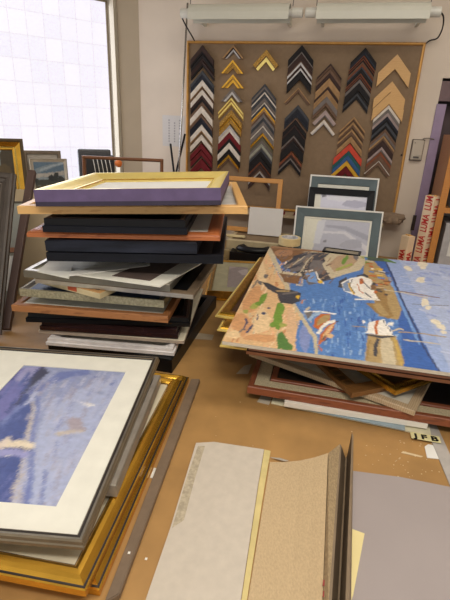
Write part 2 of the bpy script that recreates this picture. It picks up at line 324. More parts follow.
COLS = [
 [(202.4, 45.3, 8.5, 11.8, n2(cDB, cBK, .7), 'blackish brown broad'), (203.0, 54.5, 6, 11.6, n2(cBK, cDB, .6), 'slim dark brown'), (203.0, 61.3, 5, 11.6, n2(cDB, cBK), 'very slim dark brown'),
  (202.5, 70.7, 9, 11.8, n2(cSL, cNV, .4), 'broad slate'), (202.6, 80, 7, 11.6, n2(cWH, cTN, .85), 'plain off-white'), (202.5, 88, 7, 11.5, n2(cBR, cWH, .2), 'off-white with brown rim'),
  (202.3, 95, 10.5, 11.5, n3(cDB, cBK, cBR), 'black with brown rims'), (201.8, 106.2, 7.5, 11.3, n2(cWH, cTN, .9), 'chalk white'), (201.7, 114.2, 9.8, 11.3, n3(cBR, cNV, cNV), 'navy black'),
  (201.7, 124.7, 7, 11, n2(cWH, cTN, .8), 'off-white slim'), (201.6, 134.7, 6.5, 11, n2(cWH, cBR, .85), 'dull white'), (201.7, 143.3, 5.6, 11, n1(cRD), 'dark red slim'),
  (201.6, 150, 6.5, 11, n2(cRD, cDB, .8), 'dark red with brown rim'), (201.6, 158.5, 9, 10.8, n2(cRD, cRD), 'broad wine red')],
 [(233.6, 45, 7.5, 11, [(.3, cTN), (.55, cDB), (.8, cSV), (1, cGY)], 'silver and brown ornate', 'h'), (233.2, 60, 8, 11.2, n3(cGO, cGD, cGD), 'antique gold', 'h'), (233.2, 74.4, 8, 11.4, n3(cGO, cGD, cGO), 'dull carved gold', 'h'),
  (232.4, 88.6, 6, 11, n2(cGY, cSV), 'silver grey slim', 'h'), (231.6, 98, 8, 12.6, [(.22, cGB), (.45, cGD), (.75, cGB), (1, cGD)], 'bright double-lined gold'), (231.4, 110, 6, 11.3, n2(cGD, cGO, .8), 'embossed dark gold'),
  (231, 117.3, 6.5, 11, n2(cGO, cGD, .3), 'speckled gold'), (230, 125.3, 6.5, 10.6, n2(cSV, cWH, .4), 'pale silver'), (229.8, 132, 6.5, 11.4, n1(cRD), 'dark crimson'),
  (229.6, 138.5, 5, 11.4, n1(cBK), 'plain black'), (229.6, 142.6, 6, 11.2, n1(cWH), 'bright white'), (229.2, 149, 5.5, 11.4, n2(cBK, cDB, .8), 'black slim'), (228.8, 154.5, 5.5, 10.6, n2(cGO, cBR, .55), 'bronze gold')],
 [(266.8, 49.8, 12, 13, [(.5, cGD), (.6, cBR), (1, cGB)], 'bright gold ornate', 'q'), (264.9, 84, 8, 12.4, n3(cSL, cGY, cSL), 'slate grey'), (264.9, 92, 9.5, 12.4, [(.18, cWH), (.6, cSL), (1, cGY)], 'slate with white line'),
  (264.7, 102.5, 4.5, 12.2, n2(cWH, cSL, .3), 'thin slate with pale rim'), (264.4, 107, 7, 12, n3(cGO, cTN, cBR), 'ochre gold'), (263.8, 114.3, 11, 11.8, n3(cGY, cSL, cGY), 'weathered grey broad'),
  (263.2, 125.8, 6.6, 11.6, n2(cWH, cGY, .2), 'grey with white rim'), (263, 132.9, 4, 11.6, n2(cGO, cBR, .7), 'thin yellow gold'), (262.4, 137.2, 6.2, 11.5, n2(cOL, cGY), 'olive grey'),
  (261.9, 143.6, 5, 11.5, n2(cGG, cGY, .7), 'sage silver'), (261.4, 148.7, 8, 11.5, n2(cSL, cBK, .3), 'greenish black broad'), (260.7, 157, 6.5, 11.3, n2(cBK, cRB, .7), 'black with russet line'),
  (260.2, 164, 6.5, 11.2, n2(cDB, cBR, .7), 'chocolate brown'), (259.9, 171, 7, 11, n2(cSV, cDB, .3), 'brown with silver rim')],
 [(302.2, 45, 7.5, 12.8, n2(cBK, cBK), 'deep black'), (301.9, 52, 6, 12.7, n2(cGY, cDB, .25), 'umber'), (301.4, 57.8, 4.8, 12.6, n2(cDB, cBR, .7), 'brown slim'), (301, 62.3, 6, 12.5, n2(cSV, cDB, .45), 'silver and brown'),
  (300.8, 68.4, 5, 12.4, n2(cSV, cBK, .5), 'silver and black'), (300.4, 73, 6.5, 12.3, n1(cBK), 'jet black slim'), (298.7, 87.6, 4.5, 13.2, n2(cTN, cBR, .3), 'lone thin brown', 'q'),
  (298.2, 104.9, 12.5, 12.3, n3(cSL, cNV, cNV), 'broad midnight blue'), (296, 117.8, 6.8, 12, n2(cBR, cBK, .25), 'black with brown rim'), (295, 125, 10, 11.8, n2(cDB, cBK, .2), 'broad black'),
  (294, 135.6, 5, 11.6, n2(cGY, cDB, .4), 'greyish brown'), (293.3, 140.5, 9.5, 11.6, n1(cBK), 'glossy black'), (291.6, 151.4, 5.8, 11.4, n2(cRB, cDB, .5), 'russet'), (290.6, 157.8, 5.5, 11.4, n2(cGY, cBK, .35), 'black with grey rim')],
 [(330.8, 63.5, 4.8, 12.6, n2(cDB, cBR), 'thin walnut'), (330.4, 69, 8.5, 12.6, n2(cBR, cDB, .45), 'walnut'), (329.3, 78.3, 8, 12.4, n2(cTN, cTN, .4), 'light tan'), (327.8, 87, 9.4, 12.3, n3(cDB, cTN, cTN), 'tan with dark rim'),
  (327, 96.6, 9.5, 12.2, n2(cGY, cBR, .6), 'driftwood grey'), (325.7, 110, 6.5, 12, n2(cLV, cGY, .75), 'mauve grey', 'q'), (324.2, 119.7, 4.5, 12.5, n2(cWH, cSV, .7), 'thin white silver', 'q')],
 [(365.6, 47.8, 7.3, 13.2, n2(cBK, cNV), 'black broad'), (363.9, 55.4, 6.4, 13.2, [(.25, cRB), (.45, cBK), (.65, cRB), (1, cBK)], 'black striped with red brown'), (362.8, 62, 4.5, 13.1, n2(cBR, cRB, .4), 'brown'),
  (361.9, 66.7, 6.4, 13, n2(cSL, cBK, .3), 'charcoal'), (360.6, 73.3, 6, 13, [(.25, cRB), (.5, cDB), (.7, cRB), (1, cDB)], 'brown with russet stripes'), (359.8, 79.5, 3.3, 12.9, n1(cGY), 'thin grey'),
  (359.2, 83, 7.2, 12.9, n1(cBK), 'black'), (357.7, 90.4, 9, 12.8, n3(cBK, cSL, cBK), 'black with grey line'), (354.3, 116.9, 4, 12.8, n2(cTN, cBR), 'thin fawn'), (353.4, 122, 5.5, 12.8, n2(cTN, cBR), 'fawn'),
  (352, 129.2, 5.6, 12.7, n2(cTN, cBR, .4), 'fawn brown'), (351.2, 136.4, 6, 12.7, n2(cTN, cTN), 'pale fawn'), (349.9, 143.5, 7, 14.4, n1(cOR), 'bright red'), (348.5, 150.6, 5, 14.4, n1(cTE), 'teal green'),
  (348, 155.2, 6, 14.3, n1(cBL), 'blue'), (346.8, 160.6, 5, 14.2, n1(cYE), 'yellow'), (346.2, 165.7, 7.5, 14, n1(cRD), 'dark red lowest')],
 [(397.4, 54.4, 14.5, 16.6, n1(cLW), 'broad pale bare wood'), (392.2, 81.5, 11, 16, n1(cLW), 'pale bare wood'), (391, 92.2, 13, 15.8, n2(cLW, cTN, .9), 'wide honey wood'), (388.9, 105.3, 3.6, 13.6, n1(cWH), 'thin white'),
  (388.4, 109, 7.5, 13.4, n2(cGY, cLV), 'mauve slate'), (387.4, 116.5, 6, 13.2, n2(cNV, cBK), 'navy'), (386.3, 122.3, 6.5, 13, n2(cSL, cBK), 'dark slate'), (385.4, 129, 6.5, 12.9, n2(cBR, cGY), 'dusky brown'),
  (383.7, 135.6, 4.6, 12.8, n2(cTN, cBR, .5), 'tan'), (382.9, 140.2, 7, 12.7, n1(cDB), 'dark brown'), (381.8, 147, 4.6, 12.6, n2(cLV, cGY, .6), 'pale mauve'), (380.6, 151.6, 8.5, 12.5, n2(cRB, cBR, .4), 'reddish brown broad'),
  (378.9, 160.6, 5, 13.2, n2(cWH, cBR, .2), 'brown with bright rim', 'q')],
]
ORD = 'first second third fourth fifth sixth seventh eighth ninth tenth eleventh twelfth thirteenth fourteenth fifteenth sixteenth seventeenth'.split()
def sample(M, hw, vt, bands, cut, h, name, label):
    a = radians(47); ta = tan(a); prof = [(0, 0)]; ms = []; mats = []
    prev = 0
    for k, (f, m) in enumerate(bands):
        hh = h*(1-.22*k) if k % 2 == 0 or len(bands) > 2 else h*.82
        if k == 0: prof.append((0, hh)); ms.append(m)
        else: prof.append((prev*vt+1e-5, hh)); ms.append(bands[k-1][1])
        prof.append((f*vt, hh*.94)); ms.append(m); prev = f
    prof.append((vt, 0)); ms.append(bands[-1][1])
    bm = B(); rows = []; Larm = hw/cos(a)
    for v, z in prof:
        if cut == 'h': x = max(hw-v/ta, .004); y = -hw*ta
        elif cut == 'q':
            t = v*cos(a); x = hw-t*sin(a); y = -Larm*sin(a)-t*cos(a)
        else: x = hw; y = -v-hw*ta
        rows.append([bm.verts.new(p) for p in ((-x, y, z), (0, -v, z), (x, y, z))])
    for m in ms:
        if m not in mats: mats.append(m)
    for k in range(len(rows)-1):
        for j in (0, 1):
            f = bm.faces.new((rows[k][j], rows[k][j+1], rows[k+1][j+1], rows[k+1][j])); f.material_index = mats.index(ms[k])
    for j in (0, 2): bm.faces.new([r[j] for r in rows])
    for j in (0, 1): bm.faces.new((rows[0][j], rows[-1][j], rows[-1][j+1], rows[0][j+1]))
    return tag(link(name, bm, mats, None, M), label, 'frame sample', 'frame corner samples on the pinboard')
for ci, col in enumerate(COLS):
    for k, c in enumerate(col):
        x, y, vt, hw, bands, words = c[:6]; cut = c[6] if len(c) > 6 else 'v'
        u, z = wuv(x, y, .02); u2, z2 = wuv(x, y+vt, .02); du = wuv(x+hw, y, .02)[0]-u
        V_ = z-z2
        if k+1 < len(col) and col[k+1][1]-y < vt+1.2: V_ = min(V_, z-wuv(col[k+1][0], col[k+1][1], .02)[1]-.0008)
        pos = ORD[k]+' from top' if k+1 < len(col) else 'lowest'
        if k == 0: pos = 'topmost'
        words = words.replace(' lowest', '')
        sample(wall_M(u, z, FRONT), du, V_, bands, cut, .014+.003*((k*7+ci) % 3), 'corner_sample', '%s corner sample, %s, %s column from left' % (words, pos, ORD[ci]))
# ================================================================== WALL LAMPS, CORDS, THERMOSTAT
LAMPW = mat((196, 194, 180), .45, 0, .04, 12); TUBEM = mat((206, 204, 194), .35, 0, .03, 20); CORD = mat((44, 38, 36), .5)
def wall_lamp(u0, u1, ua, ub, z, label):
    t = thing('wall_lamp', label, 'lamp', wall_M((u0+u1)/2, z, .16), 'fluorescent lamps over the sample board')
    w = (u1-u0)/2; bm = B(); n = 10          # curved reflector shade, open at the bottom
    pr = [(-.030+.0*k, 0) for k in range(0)]
    outer = [(.045*cos(pi*k/n), .066*sin(pi*k/n)**.7-.035) for k in range(n+1)]; inner = [(.042*cos(pi*k/n), .063*sin(pi*k/n)**.7-.035) for k in range(n, -1, -1)]
    pts = outer+inner; xs = (ua-(u0+u1)/2, ub-(u0+u1)/2); R = [[bm.verts.new((x, p[1], p[0])) for p in pts] for x in xs]
    for k in range(len(pts)): bm.faces.new((R[0][k], R[0][(k+1) % len(pts)], R[1][(k+1) % len(pts)], R[1][k]))
    for q in R: 
        for k in range(n): bm.faces.new((q[k], q[k+1], q[-k-2], q[-k-1]))
    link('shade', bm, LAMPW, t)
    tb_ = link('tube', tube(B(), [(-w+.01, -.004, 0), (w-.01, -.004, 0)], .014, 14), TUBEM, t, smooth=False)
    for s in (-1, 1):
        link('end_cap', tube(B(), [(s*(w-.045), -.004, 0), (s*(w-.002), -.004, 0), (s*w, -.004, 0)], [.019, .019, .015], 14), TUBEM, t)
        link('bracket', box(B(), (s*(w-.07)-.006, -.03, -.16), (s*(w-.07)+.006, .03, -.045)), LAMPW, t)
        link('hanging_wire', tube(B(), [(s*(w-.045), .02, 0), (s*(w-.03), .5, -.02)], .0016, 6), CORD, t)
zl = wuv(243, 12, .16)[1]
wall_lamp(wuv(181, 12, .16)[0], wuv(303, 12, .16)[0], wuv(190.5, 12, .16)[0], wuv(290, 12, .16)[0], zl, 'left grey fluorescent wall lamp above the sample board')
wall_lamp(wuv(305.5, 12, .16)[0], wuv(441, 13, .16)[0], wuv(317, 12, .16)[0], wuv(429, 13, .16)[0], zl, 'right grey fluorescent wall lamp above the sample board')
def cord(pts, off, label, r=.0032):
    P = []
    for k, (x, y) in enumerate(pts):
        o = off[k]; u, z = wuv(x, y, o); P.append(WP(u, z, o))
    Q = []
    for k in range(len(P)-1):                # smooth the line
        p0, p1, p2, p3 = P[max(k-1, 0)], P[k], P[k+1], P[min(k+2, len(P)-1)]
        for s in range(6):
            a = s/6; Q.append(.5*((2*p1)+(p2-p0)*a+(2*p0-5*p1+4*p2-p3)*a*a+(3*p1-p0-3*p2+p3)*a**3))
    Q.append(P[-1]); c = P[0].copy(); return tag(link('lamp_cord', tube(B(), [q-c for q in Q], r, 8), CORD, None, Matrix.Translation(c), True), label, 'cord')
cord([(182, 10.5), (180.6, 13), (184, 22), (189, 31), (193, 38), (194.5, 41)], [.16, .15, .12, .08, .03, .022], 'short dark cord hanging off the end of the left wall lamp')
cord([(440.5, 12), (443.5, 17), (442.5, 28), (437.5, 38), (430, 40.5), (425, 44)], [.16, .14, .10, .05, .01, .01], 'looping dark cord from the end of the right wall lamp')
u0, z0 = wuv(409.5, 159.5); u1, z1 = wuv(426, 140.5)
th = thing('wall_controller', 'small beige wall box with grey slot between sample board and purple door jamb', 'wall control', wall_M(u0, z0))
tw, thh = u1-u0-.008, z1-z0
bm = B(); box(bm, (0, 0, 0), (tw, thh, .022), 0, .004); link('case', bm, mat((176, 164, 148), .5, 0, .03, 30), th)
link('back_plate', box(B(), (-.004, -.004, 0), (tw+.004, thh+.004, .006), 0, .002), mat((96, 86, 76), .6), th)
link('lower_cover', box(B(), (.003, .004, .0225), (tw-.003, thh*.27, .026), 0, .001), mat((168, 158, 142), .5), th)
link('slot', box(B(), (tw*.2, thh*.1, .0262), (tw*.72, thh*.19, .0272)), mat((70, 64, 60), .5), th)
link('lamp_dot', tube(B(), [(tw*.18, thh*.86, .022), (tw*.18, thh*.86, .024)], .002, 8), cNV, th)
P = []
for x, y, o in ((421, 141, .012), (424, 138.5, .016), (429, 138.2, .014), (434, 139.5, .013)):
    u, z = wuv(x, y, o); P.append(WP(u, z, o))
tag(link('signal_cable', tube(B(), [p-P[0] for p in P], .0025, 8), mat((110, 102, 92), .6), None, Matrix.Translation(P[0]), True), 'grey cable running from the beige wall box to the door jamb', 'cable')
# pin in the board
u, z = wuv(401.5, 155, .012); bm = B(); bmesh.ops.create_uvsphere(bm, u_segments=10, v_segments=6, radius=.0045)
tag(link('push_pin', bm, BLACK, None, wall_M(u, z, FRONT+.003)), 'black push pin in the right margin of the sample board', 'pin')
# paper notice
u0, z1 = wuv(162.5, 115); u1, z0 = wuv(184.5, 147)
nt_ = thing('paper_notice', 'white printed sheet pinned to the wall left of the sample board', 'paper', wall_M(u0, z0, .0002))
link('sheet', box(B(), (0, 0, 0), (u1-u0, z1-z0, .0008)), mat((196, 192, 190), .8, 0, .03, 10), nt_)
bm = B(); GREYL = mat((150, 148, 150), .8)
for cx in (.3, .55, .78):
    for k in range(9):
        if random.random() < .85: box(bm, ((u1-u0)*(cx-.03), (z1-z0)*(.14+.085*k), .0009), ((u1-u0)*(cx+.03), (z1-z0)*(.14+.085*k+.05), .0012))
link('print_columns', bm, GREYL, nt_)
def rod(name, label, cat, a, b, oa, ob, r, m):
    ua, za = wuv(*a, oa); ub, zb = wuv(*b, ob); A = WP(ua, za, oa); Bq = WP(ub, zb, ob)
    Cq = Bq+(Bq-A)*((T+.002-Bq.z)/(Bq.z-A.z)); return tag(link(name, tube(B(), [A-Cq, V((0, 0, 0))], r, 10), m, None, Matrix.Translation(Cq), True), label, cat)
rod('metal_pole', 'long silver pole leaning on the wall at the left edge of the sample board', 'pole', (187.6, 3), (178.8, 172), .03, .10, .0045, mat((178, 176, 172), .25, .9))
rod('dark_stick', 'thin black stick leaning left in front of the paper notice', 'stick', (170.5, 144), (174, 173), .05, .12, .0055, BLACK)
rod('dark_stick', 'thin black stick leaning right behind the silver pole', 'stick', (185, 134), (176, 173), .03, .09, .0055, BLACK)
# ================================================================== SHELF, TAPED BUNDLES AT THE RIGHT
SIDE = wood((158, 108, 62), (138, 90, 48)); EDGE = wood((196, 132, 62), (178, 114, 50))
ul = UR+.050
sh = thing('bookcase', 'brown wooden shelf unit with orange edges beside the purple door jamb', 'shelf', wall_M(ul, 0, .0))
SD = .235; ztop = 1.50
link('side_panel', box(B(), (0, .02, 0.015), (.022, ztop, SD)), SIDE, sh)
link('side_panel', box(B(), (.80, .02, 0.015), (.822, ztop, SD)), SIDE, sh)
link('edge_strip', box(B(), (-.002, .02, SD), (.026, ztop, SD+.008), 0, .002), EDGE, sh)
link('back_panel', box(B(), (.022, .02, .015), (.80, ztop, .022)), mat((176, 170, 166), .8), sh)
for z in (.30, .62, .93, 1.20, ztop-.02):
    s = link('shelf_board', box(B(), (.022, z-.02, .022), (.80, z, SD-.002)), SIDE, sh)
    link('front_lip', box(B(), (.026, z-.021, SD-.002), (.80, z+.001, SD+.007)), EDGE, s)
for k, (a, z0, z1, c, lb) in enumerate(((.05, .93, 1.13, (176, 172, 172), 'pale grey box file on the lower shelf of the bookcase'), (.05, 1.2, 1.40, (150, 150, 156), 'blue grey box file on the upper shelf of the bookcase'))):
    f = thing('box_file', lb, 'box', wall_M(ul+a, z0+.0015, .03), None)
    link('body', box(B(), (0, 0, 0), (.5, z1-z0, .19), 0, .003), mat(c, .7), f); link('label_strip', box(B(), (.03, .05, .19), (.07, .12, .1915)), PAPER, f)
TAPE = mat((224, 200, 168), .5, 0, .05, 30); RED = mat((190, 44, 38), .5, 0, .05, 30)
def bundle(label, cpx, ztop, a, yaw, Yd, words):
    O = atY(cpx[0], cpx[1], Yd); h = ztop_from(cpx, Yd)-T
    Mx = Matrix.Translation((O.x, O.y, T)) @ Matrix.Rotation(-yaw, 4, 'Z') @ Matrix.Translation((-a, 0, 0))
    t = thing('taped_bundle', label, 'package', Mx, 'bundles of moulding wrapped in lettered tape')
    link('bundle', box(B(), (0, 0, .0), (a, a, h), 0, .0025), TAPE, t)
    for k in range(5):                       # uneven rod ends standing out of the tape
        x, y = random.uniform(.006, a-.014), random.uniform(.006, a-.014); link('moulding_end', box(B(), (x, y, h-.004), (x+.010, y+.010, h+random.uniform(.002, .006))), LWOOD, t)
    # two visible faces: -y face and +x / -x face
    for fi, (start, rows) in enumerate(words):
        Rm = Matrix(((0, -1, 0, 0), (0, 0, -1, 0), (1, 0, 0, 0), (0, 0, 0, 1)))      # text runs up the face y=0
        if fi == 0: base = Matrix.Identity(4)
        else: base = Matrix.Translation((a, 0, 0)) @ Matrix.Rotation(pi/2, 4, 'Z')
        z = start
        for s in rows:
            wd = {'LUMA': .080, 'LUM': .062, 'UMA': .062, 'L': .014}[s]
            if z+wd <= h+.001: lettering('lettering', s, a*.95, base @ Matrix.Translation((a*.5+a*.33, -.0006, z)) @ Rm, RED, t, .0003, wd, .0012)
            z += wd+.018
    return t
def ztop_from(px, Yd): return atY(px[0], px[1], Yd).z
bundle('tall upright bundle wrapped in cream tape with red capitals, before the bookcase', (435, 197), 0, .054, radians(66), 2.02, ((-.012, ['LUMA', 'LUMA', 'LUMA', 'LUM']), (.036, ['LUMA', 'LUMA', 'LUMA', 'L'])))
bundle('short upright bundle wrapped in cream tape with red capitals, left of the tall one', (409, 237), 0, .044, radians(62), 2.05, ((.012, ['LUMA', 'UMA']), (.0, ['LUMA', 'LUM'])))
# crumpled brown paper on a low ledge under the board
u0, z0 = wuv(381, 223); u1, z1 = wuv(402, 214)
lg = wuv(290, 208)[1]
bm = B(); bmesh.ops.create_icosphere(bm, subdivisions=3, radius=1)
for v in bm.verts:
    k = 1+.55*noise.noise(v.co*1.9+V((3, 1, 7)))+.18*noise.noise(v.co*6)
    v.co = V((v.co.x*.055*k, max(v.co.y*.030*k+.004*v.co.x, -.018), v.co.z*.04*k))
ledge_top = bb-.006
# shelf ledge on the wall under the board
le = thing('wall_ledge', 'narrow beige ledge on the back wall below the sample board', 'ledge', wall_M(bl+.05, 0))
link('ledge_board', box(B(), (0, bb-.020, .001), (1.0, bb-.004, .10), 0, .002), mat((172, 152, 122), .7), le)
for x in (.1, .9): link('ledge_bracket', box(B(), (x, T+.002, .001), (x+.02, bb-.0205, .08)), mat((150, 130, 104), .7), le)
tag(link('crumpled_paper', bm, mat((128, 108, 88), .85, 0, .15, 25), None, wall_M((u0+u1)/2, bb+.016, .06)), 'crumpled brown paper lying on the ledge right of the standing frames', 'paper')
for k, (x, lb) in enumerate(((281, 'dark red moulding offcut on the wall ledge, the left one'), (300, 'dark red moulding offcut on the wall ledge, the right one beside standing frames'))):
    u, z = wuv(x, 205, .06); bm = B(); prism(bm, [(0, 0), (.055, 0), (.055, .012), (.03, .02), (.008, .018)], 0, .02)
    tag(link('moulding_offcut', bm, cRD, None, wall_M(u-.028, bb-.0035, .075)), lb, 'offcut', 'red offcuts on the ledge')
# ================================================================== LEFT BACK: things standing at the window
def leaner(label, P0, yaw, lean, tl, tr, top, z0, prof, mats, ms=(0,), name='standing_frame', **k):
    M, w, h = upright(P0, radians(yaw), radians(lean), tl, tr, top, z0); return frame(name, label, M, w, h, prof, mats, ms, **k), M, w, h
def sillpt(px, py, off): # plan point over the window ledge
    M = LM(LO); x, y = local(M, px, py, off); return M @ V((x, SILL, off))
SY = degrees(atan2(.616, .788))
# gold landscape
f, M, w, h = leaner('gold picture frame with dark tree landscape standing far left on the window ledge', sillpt(20, 190, .24), 24, 6, (-58, 136), (22.6, 140), (10, 139), SILL+.003, P_slope(.046, .040, .014), [mat((82, 66, 40), .5, .2), GOLD, GOLDB], (0, 0, 0, 0, 1, 2, 1, 1, 1, 0), name='landscape_painting', cat='painting')
m = .043
TREE = paint((66, 56, 38)); LAND = [(TREE, blob(9, 160, 9, 17)), (paint((88, 74, 46)), blob(3, 172, 8, 7)), (paint((148, 142, 120)), [(-60, 186), (30, 180), (30, 215), (-60, 215)]), (paint((104, 92, 66)), stroke([(-50, 188), (22, 186)], 5))]
art('picture', f, M, (m, m, w-m, h-m), .012, LAND, paint((138, 150, 152)))
# brown frame with pale inside behind
f, M, w, h = leaner('brown frame with wide pale liner on the ledge behind the seascape', sillpt(45, 175, .10), 26, 3, (22, 148), (60, 152), (45, 150.5), SILL+.003, P_flat(.016, .025), [mat((112, 98, 82), .5), ], cat='picture frame', mb=(.05, mat((176, 168, 158), .6)), fill=mat((120, 104, 88), .8), fz=.012)
# seascape
f, M, w, h = leaner('small silver framed seascape with dark trees and blue cloud on the ledge', sillpt(48, 185, .17), 22, 5, (29, 158), (66.5, 159), (48, 158.5), SILL+.003, P_slope(.018, .022, .012), [SILV, mat((206, 198, 184), .4, .4)], (0, 0, 0, 0, 1, 1, 0, 0, 0, 0), name='seascape_painting', cat='painting')
m = .016
SEA = [(paint((92, 116, 138)), [(28, 160), (70, 158), (70, 170), (28, 176)]), (paint((132, 146, 156)), stroke([(30, 174), (42, 169), (62, 163)], [3, 5, 3])), (paint((176, 172, 166)), stroke([(28, 176.5), (64, 173)], 4)), (paint((156, 170, 182)), stroke([(40, 170), (55, 165), (64, 163)], 2)),
       (paint((62, 66, 62)), stroke([(28, 183), (66, 181)], 5)), (paint((46, 50, 52)), blob(35, 181, 4, 3)), (paint((40, 44, 48)), blob(51, 178, 3, 3.4)), (paint((44, 48, 50)), blob(56, 176, 3, 4.5)), (paint((52, 54, 54)), blob(61, 179, 3, 3)), (paint((84, 78, 60)), stroke([(30, 187), (66, 185)], 3))]
art('picture', f, M, (m, m, w-m, h-m), .014, SEA, paint((138, 150, 158)))
# white card in front of the seascape
P0 = sillpt(48, 186, .24); M, w, h = upright(P0, radians(30), radians(12), (39, 192), (60, 183), (50, 187), SILL+.003)
# black case with wires and an orange knob
O = sillpt(77, 185, .12); M, w, h = upright(O, radians(20), radians(4), (77.5, 152), (111, 152), (95, 149), SILL+.003)
cs = thing('tool_case', 'black case with white wires and orange knob behind the upright brown frame', 'tool', M)
bm = B(); box(bm, (0, 0, -.06), (w, h, 0), 0, .012); link('case', bm, mat((72, 72, 76), .5), cs)
link('front_panel', box(B(), (.02, .0, .0), (w+.012, h-.028, .014), 0, .006), mat((30, 30, 33), .45), cs)
for k in range(5):
    a = local(M, 93+4*k, 158.5, .018); b_ = local(M, 97+4*k, 180, .018)
    link('wire', tube(B(), [(a[0], a[1], .012), (a[0]*.7+b_[0]*.3, a[1]*.7+b_[1]*.3, .026), (a[0]*.35+b_[0]*.65, a[1]*.35+b_[1]*.65, .024), (b_[0], b_[1], .012)], .0022, 6), PAPER, cs, smooth=True)
kb = local(M, 118.5, 163.5, .025)
bm = B(); bmesh.ops.create_uvsphere(bm, u_segments=14, v_segments=10, radius=.019); link('knob', bm, mat((226, 122, 50), .5), cs, Matrix.Translation((kb[0], kb[1], .022)), True)
# upright brown frame, open
f, M, w, h = leaner('open brown wooden frame standing upright behind the purple frame', atY(120, 175, 1.85), 0, 5, (82.5, 156.5), (163.5, 157.5), (120, 157), T+.003, P_round(.013, .018), [wood((128, 82, 50), (104, 64, 36))], cat='empty frame')
# leaning frames at the left edge of the table
def tilted(br, tr, Yt, yaw, w, z0=T+.014, back=0):
    """axes of something leaning with a sideways tilt, from its right edge; it extends to the left"""
    A = at(br[0], br[1], z0)+V((0, back, 0)); Bq = atY(tr[0], tr[1], Yt); ey = Bq-A; h = ey.length; ey.normalize()
    ex = V((cos(yaw), sin(yaw), 0)); ex = (ex-ey*ex.dot(ey)).normalized(); return axes(A-ex*w, ex, ey), h
M, h = tilted((2, 335), (17, 176), 1.44, radians(14), .36); w = .36
f = frame('leaning_picture', 'grey brown frame with dark blue picture leaning at the left edge nearest the camera', M, w, h, P_step(.040, .03), [mat((70, 62, 56), .5, .2), mat((104, 94, 84), .45, .3)], (0, 0, 1, 0, 0, 1, 0, 0, 1, 0, 0), cat='painting')
art('picture', f, M, (.036, .036, w-.036, h-.036), .012, [(paint((38, 56, 70)), blob(2, 240, 6, 30)), (paint((22, 32, 42)), blob(-3, 290, 6, 20))], paint((30, 42, 54)))
M, h = tilted((9, 329), (35, 170), 1.56, radians(6), .024)
tag(link('wooden_bar', box(B(), (0, 0, -.02), (.024, h, 0), 0, .002), mat((82, 62, 56), .5, 0, .1, 20), None, M), 'dark brown wooden bar leaning steeply behind the grey brown frame', 'bar')
M, h = tilted((11, 321), (30, 203), 1.66, radians(6), .30, back=.02); w = .30
f = frame('leaning_picture', 'pale grey glazed frame with thin metal edge behind the dark brown bar', M, w, h, P_flat(.007, .012), [SILVD], cat='picture frame', fill=mat((150, 152, 142), .5, 0, .08, 6), fz=.008)
link('lower_strip', box(B(), (.008, h*.52, .0085), (w-.008, h*.56, .012)), wood((150, 96, 58)), f)
link('white_sheet', box(B(), (.008, h*.20, .0085), (w-.008, h*.49, .0105)), PAPER, f)
PF = at(24, 318, T)+V((.04, .20, 0))
M, w, h = upright(PF, radians(2), radians(31), (-20, 190), (66, 190), (40, 190), T+.002)
bp = thing('backing_board', 'plain beige board leaning behind the tall dark brown frame', 'board', M)
link('board', box(B(), (0, 0, -.008), (w, h, 0), 0, .001), mat((176, 158, 128), .8, 0, .06, 12), bp); link('edge_tape', box(B(), (w-.02, 0, 0), (w, h, .0012)), mat((192, 178, 150), .7), bp)
# ================================================================== LEFT PILE
GP = 'frames in the tall left pile'
def lay(label, pa, pb, za, zb, depth, prof, mats, ms=(0,), dy=0, name='picture_frame', **k):
    M, w = flat(pa, pb, za, zb, dy); return frame(name, label, M, w, depth, prof, mats, ms, **k), M, w
k_ = dict(group=GP)
lay('lowest black frame of the tall left pile, resting on the table', (49, 353), (172, 373), .902, None, .47, P_flat(.03, .042), [BLACK], fill=BLACK, **k_)
f, M, w = lay('white box frame near the bottom of the tall left pile', (46, 345), (174, 356), .946, None, .42, P_step(.03, .019), [mat((224, 220, 220), .5)], fill=PAPER, **k_)
lay('thin cream and taupe frame under the dark maroon one in left pile', (39, 333), (184, 344), .968, None, .40, P_flat(.022, .010), [mat((168, 152, 136), .5), CREAM2], (0, 1, 1, 1, 0, 0), fill=CREAM2, **k_)
lay('glossy dark maroon frame in the lower part of the left pile', (40, 330), (178, 339), .980, None, .43, P_step(.035, .026), [MAROON], fill=BLACK, **k_)
lay('broad black frame just below the brown wooden frame in left pile', (26, 322), (190, 327), 1.008, None, .46, P_step(.04, .025), [BLACK, mat((50, 34, 32), .3)], (0, 0, 0, 1, 0, 1, 0, 0), fill=BLACK, **k_)
lay('orange brown wooden frame with cream mat in the middle of left pile', (12, 311), (168, 323), 1.036, 1.039, .44, P_flat(.018, .018), [BWOOD], mb=(.07, CREAM), fill=PAPER, fz=.011, **k_)
lay('thin cream frame set back under the speckled silver frame', (34, 297), (158, 304), 1.056, None, .34, P_flat(.016, .015), [CREAM], fill=mat((70, 66, 56), .8), **k_)
f, M, w = lay('speckled silver gold frame with dark blue picture in the left pile', (20, 296), (164, 308), 1.075, None, .37, P_slope(.022, .021, .012), [mat((160, 154, 128), .4, .5, .35, 160), SILVD], (0, 0, 1, 0, 1, 0, 1, 1, 1, 0), name='framed_picture', fill=mat((66, 86, 124), .5, 0, .25, 18), fz=.015, **k_)
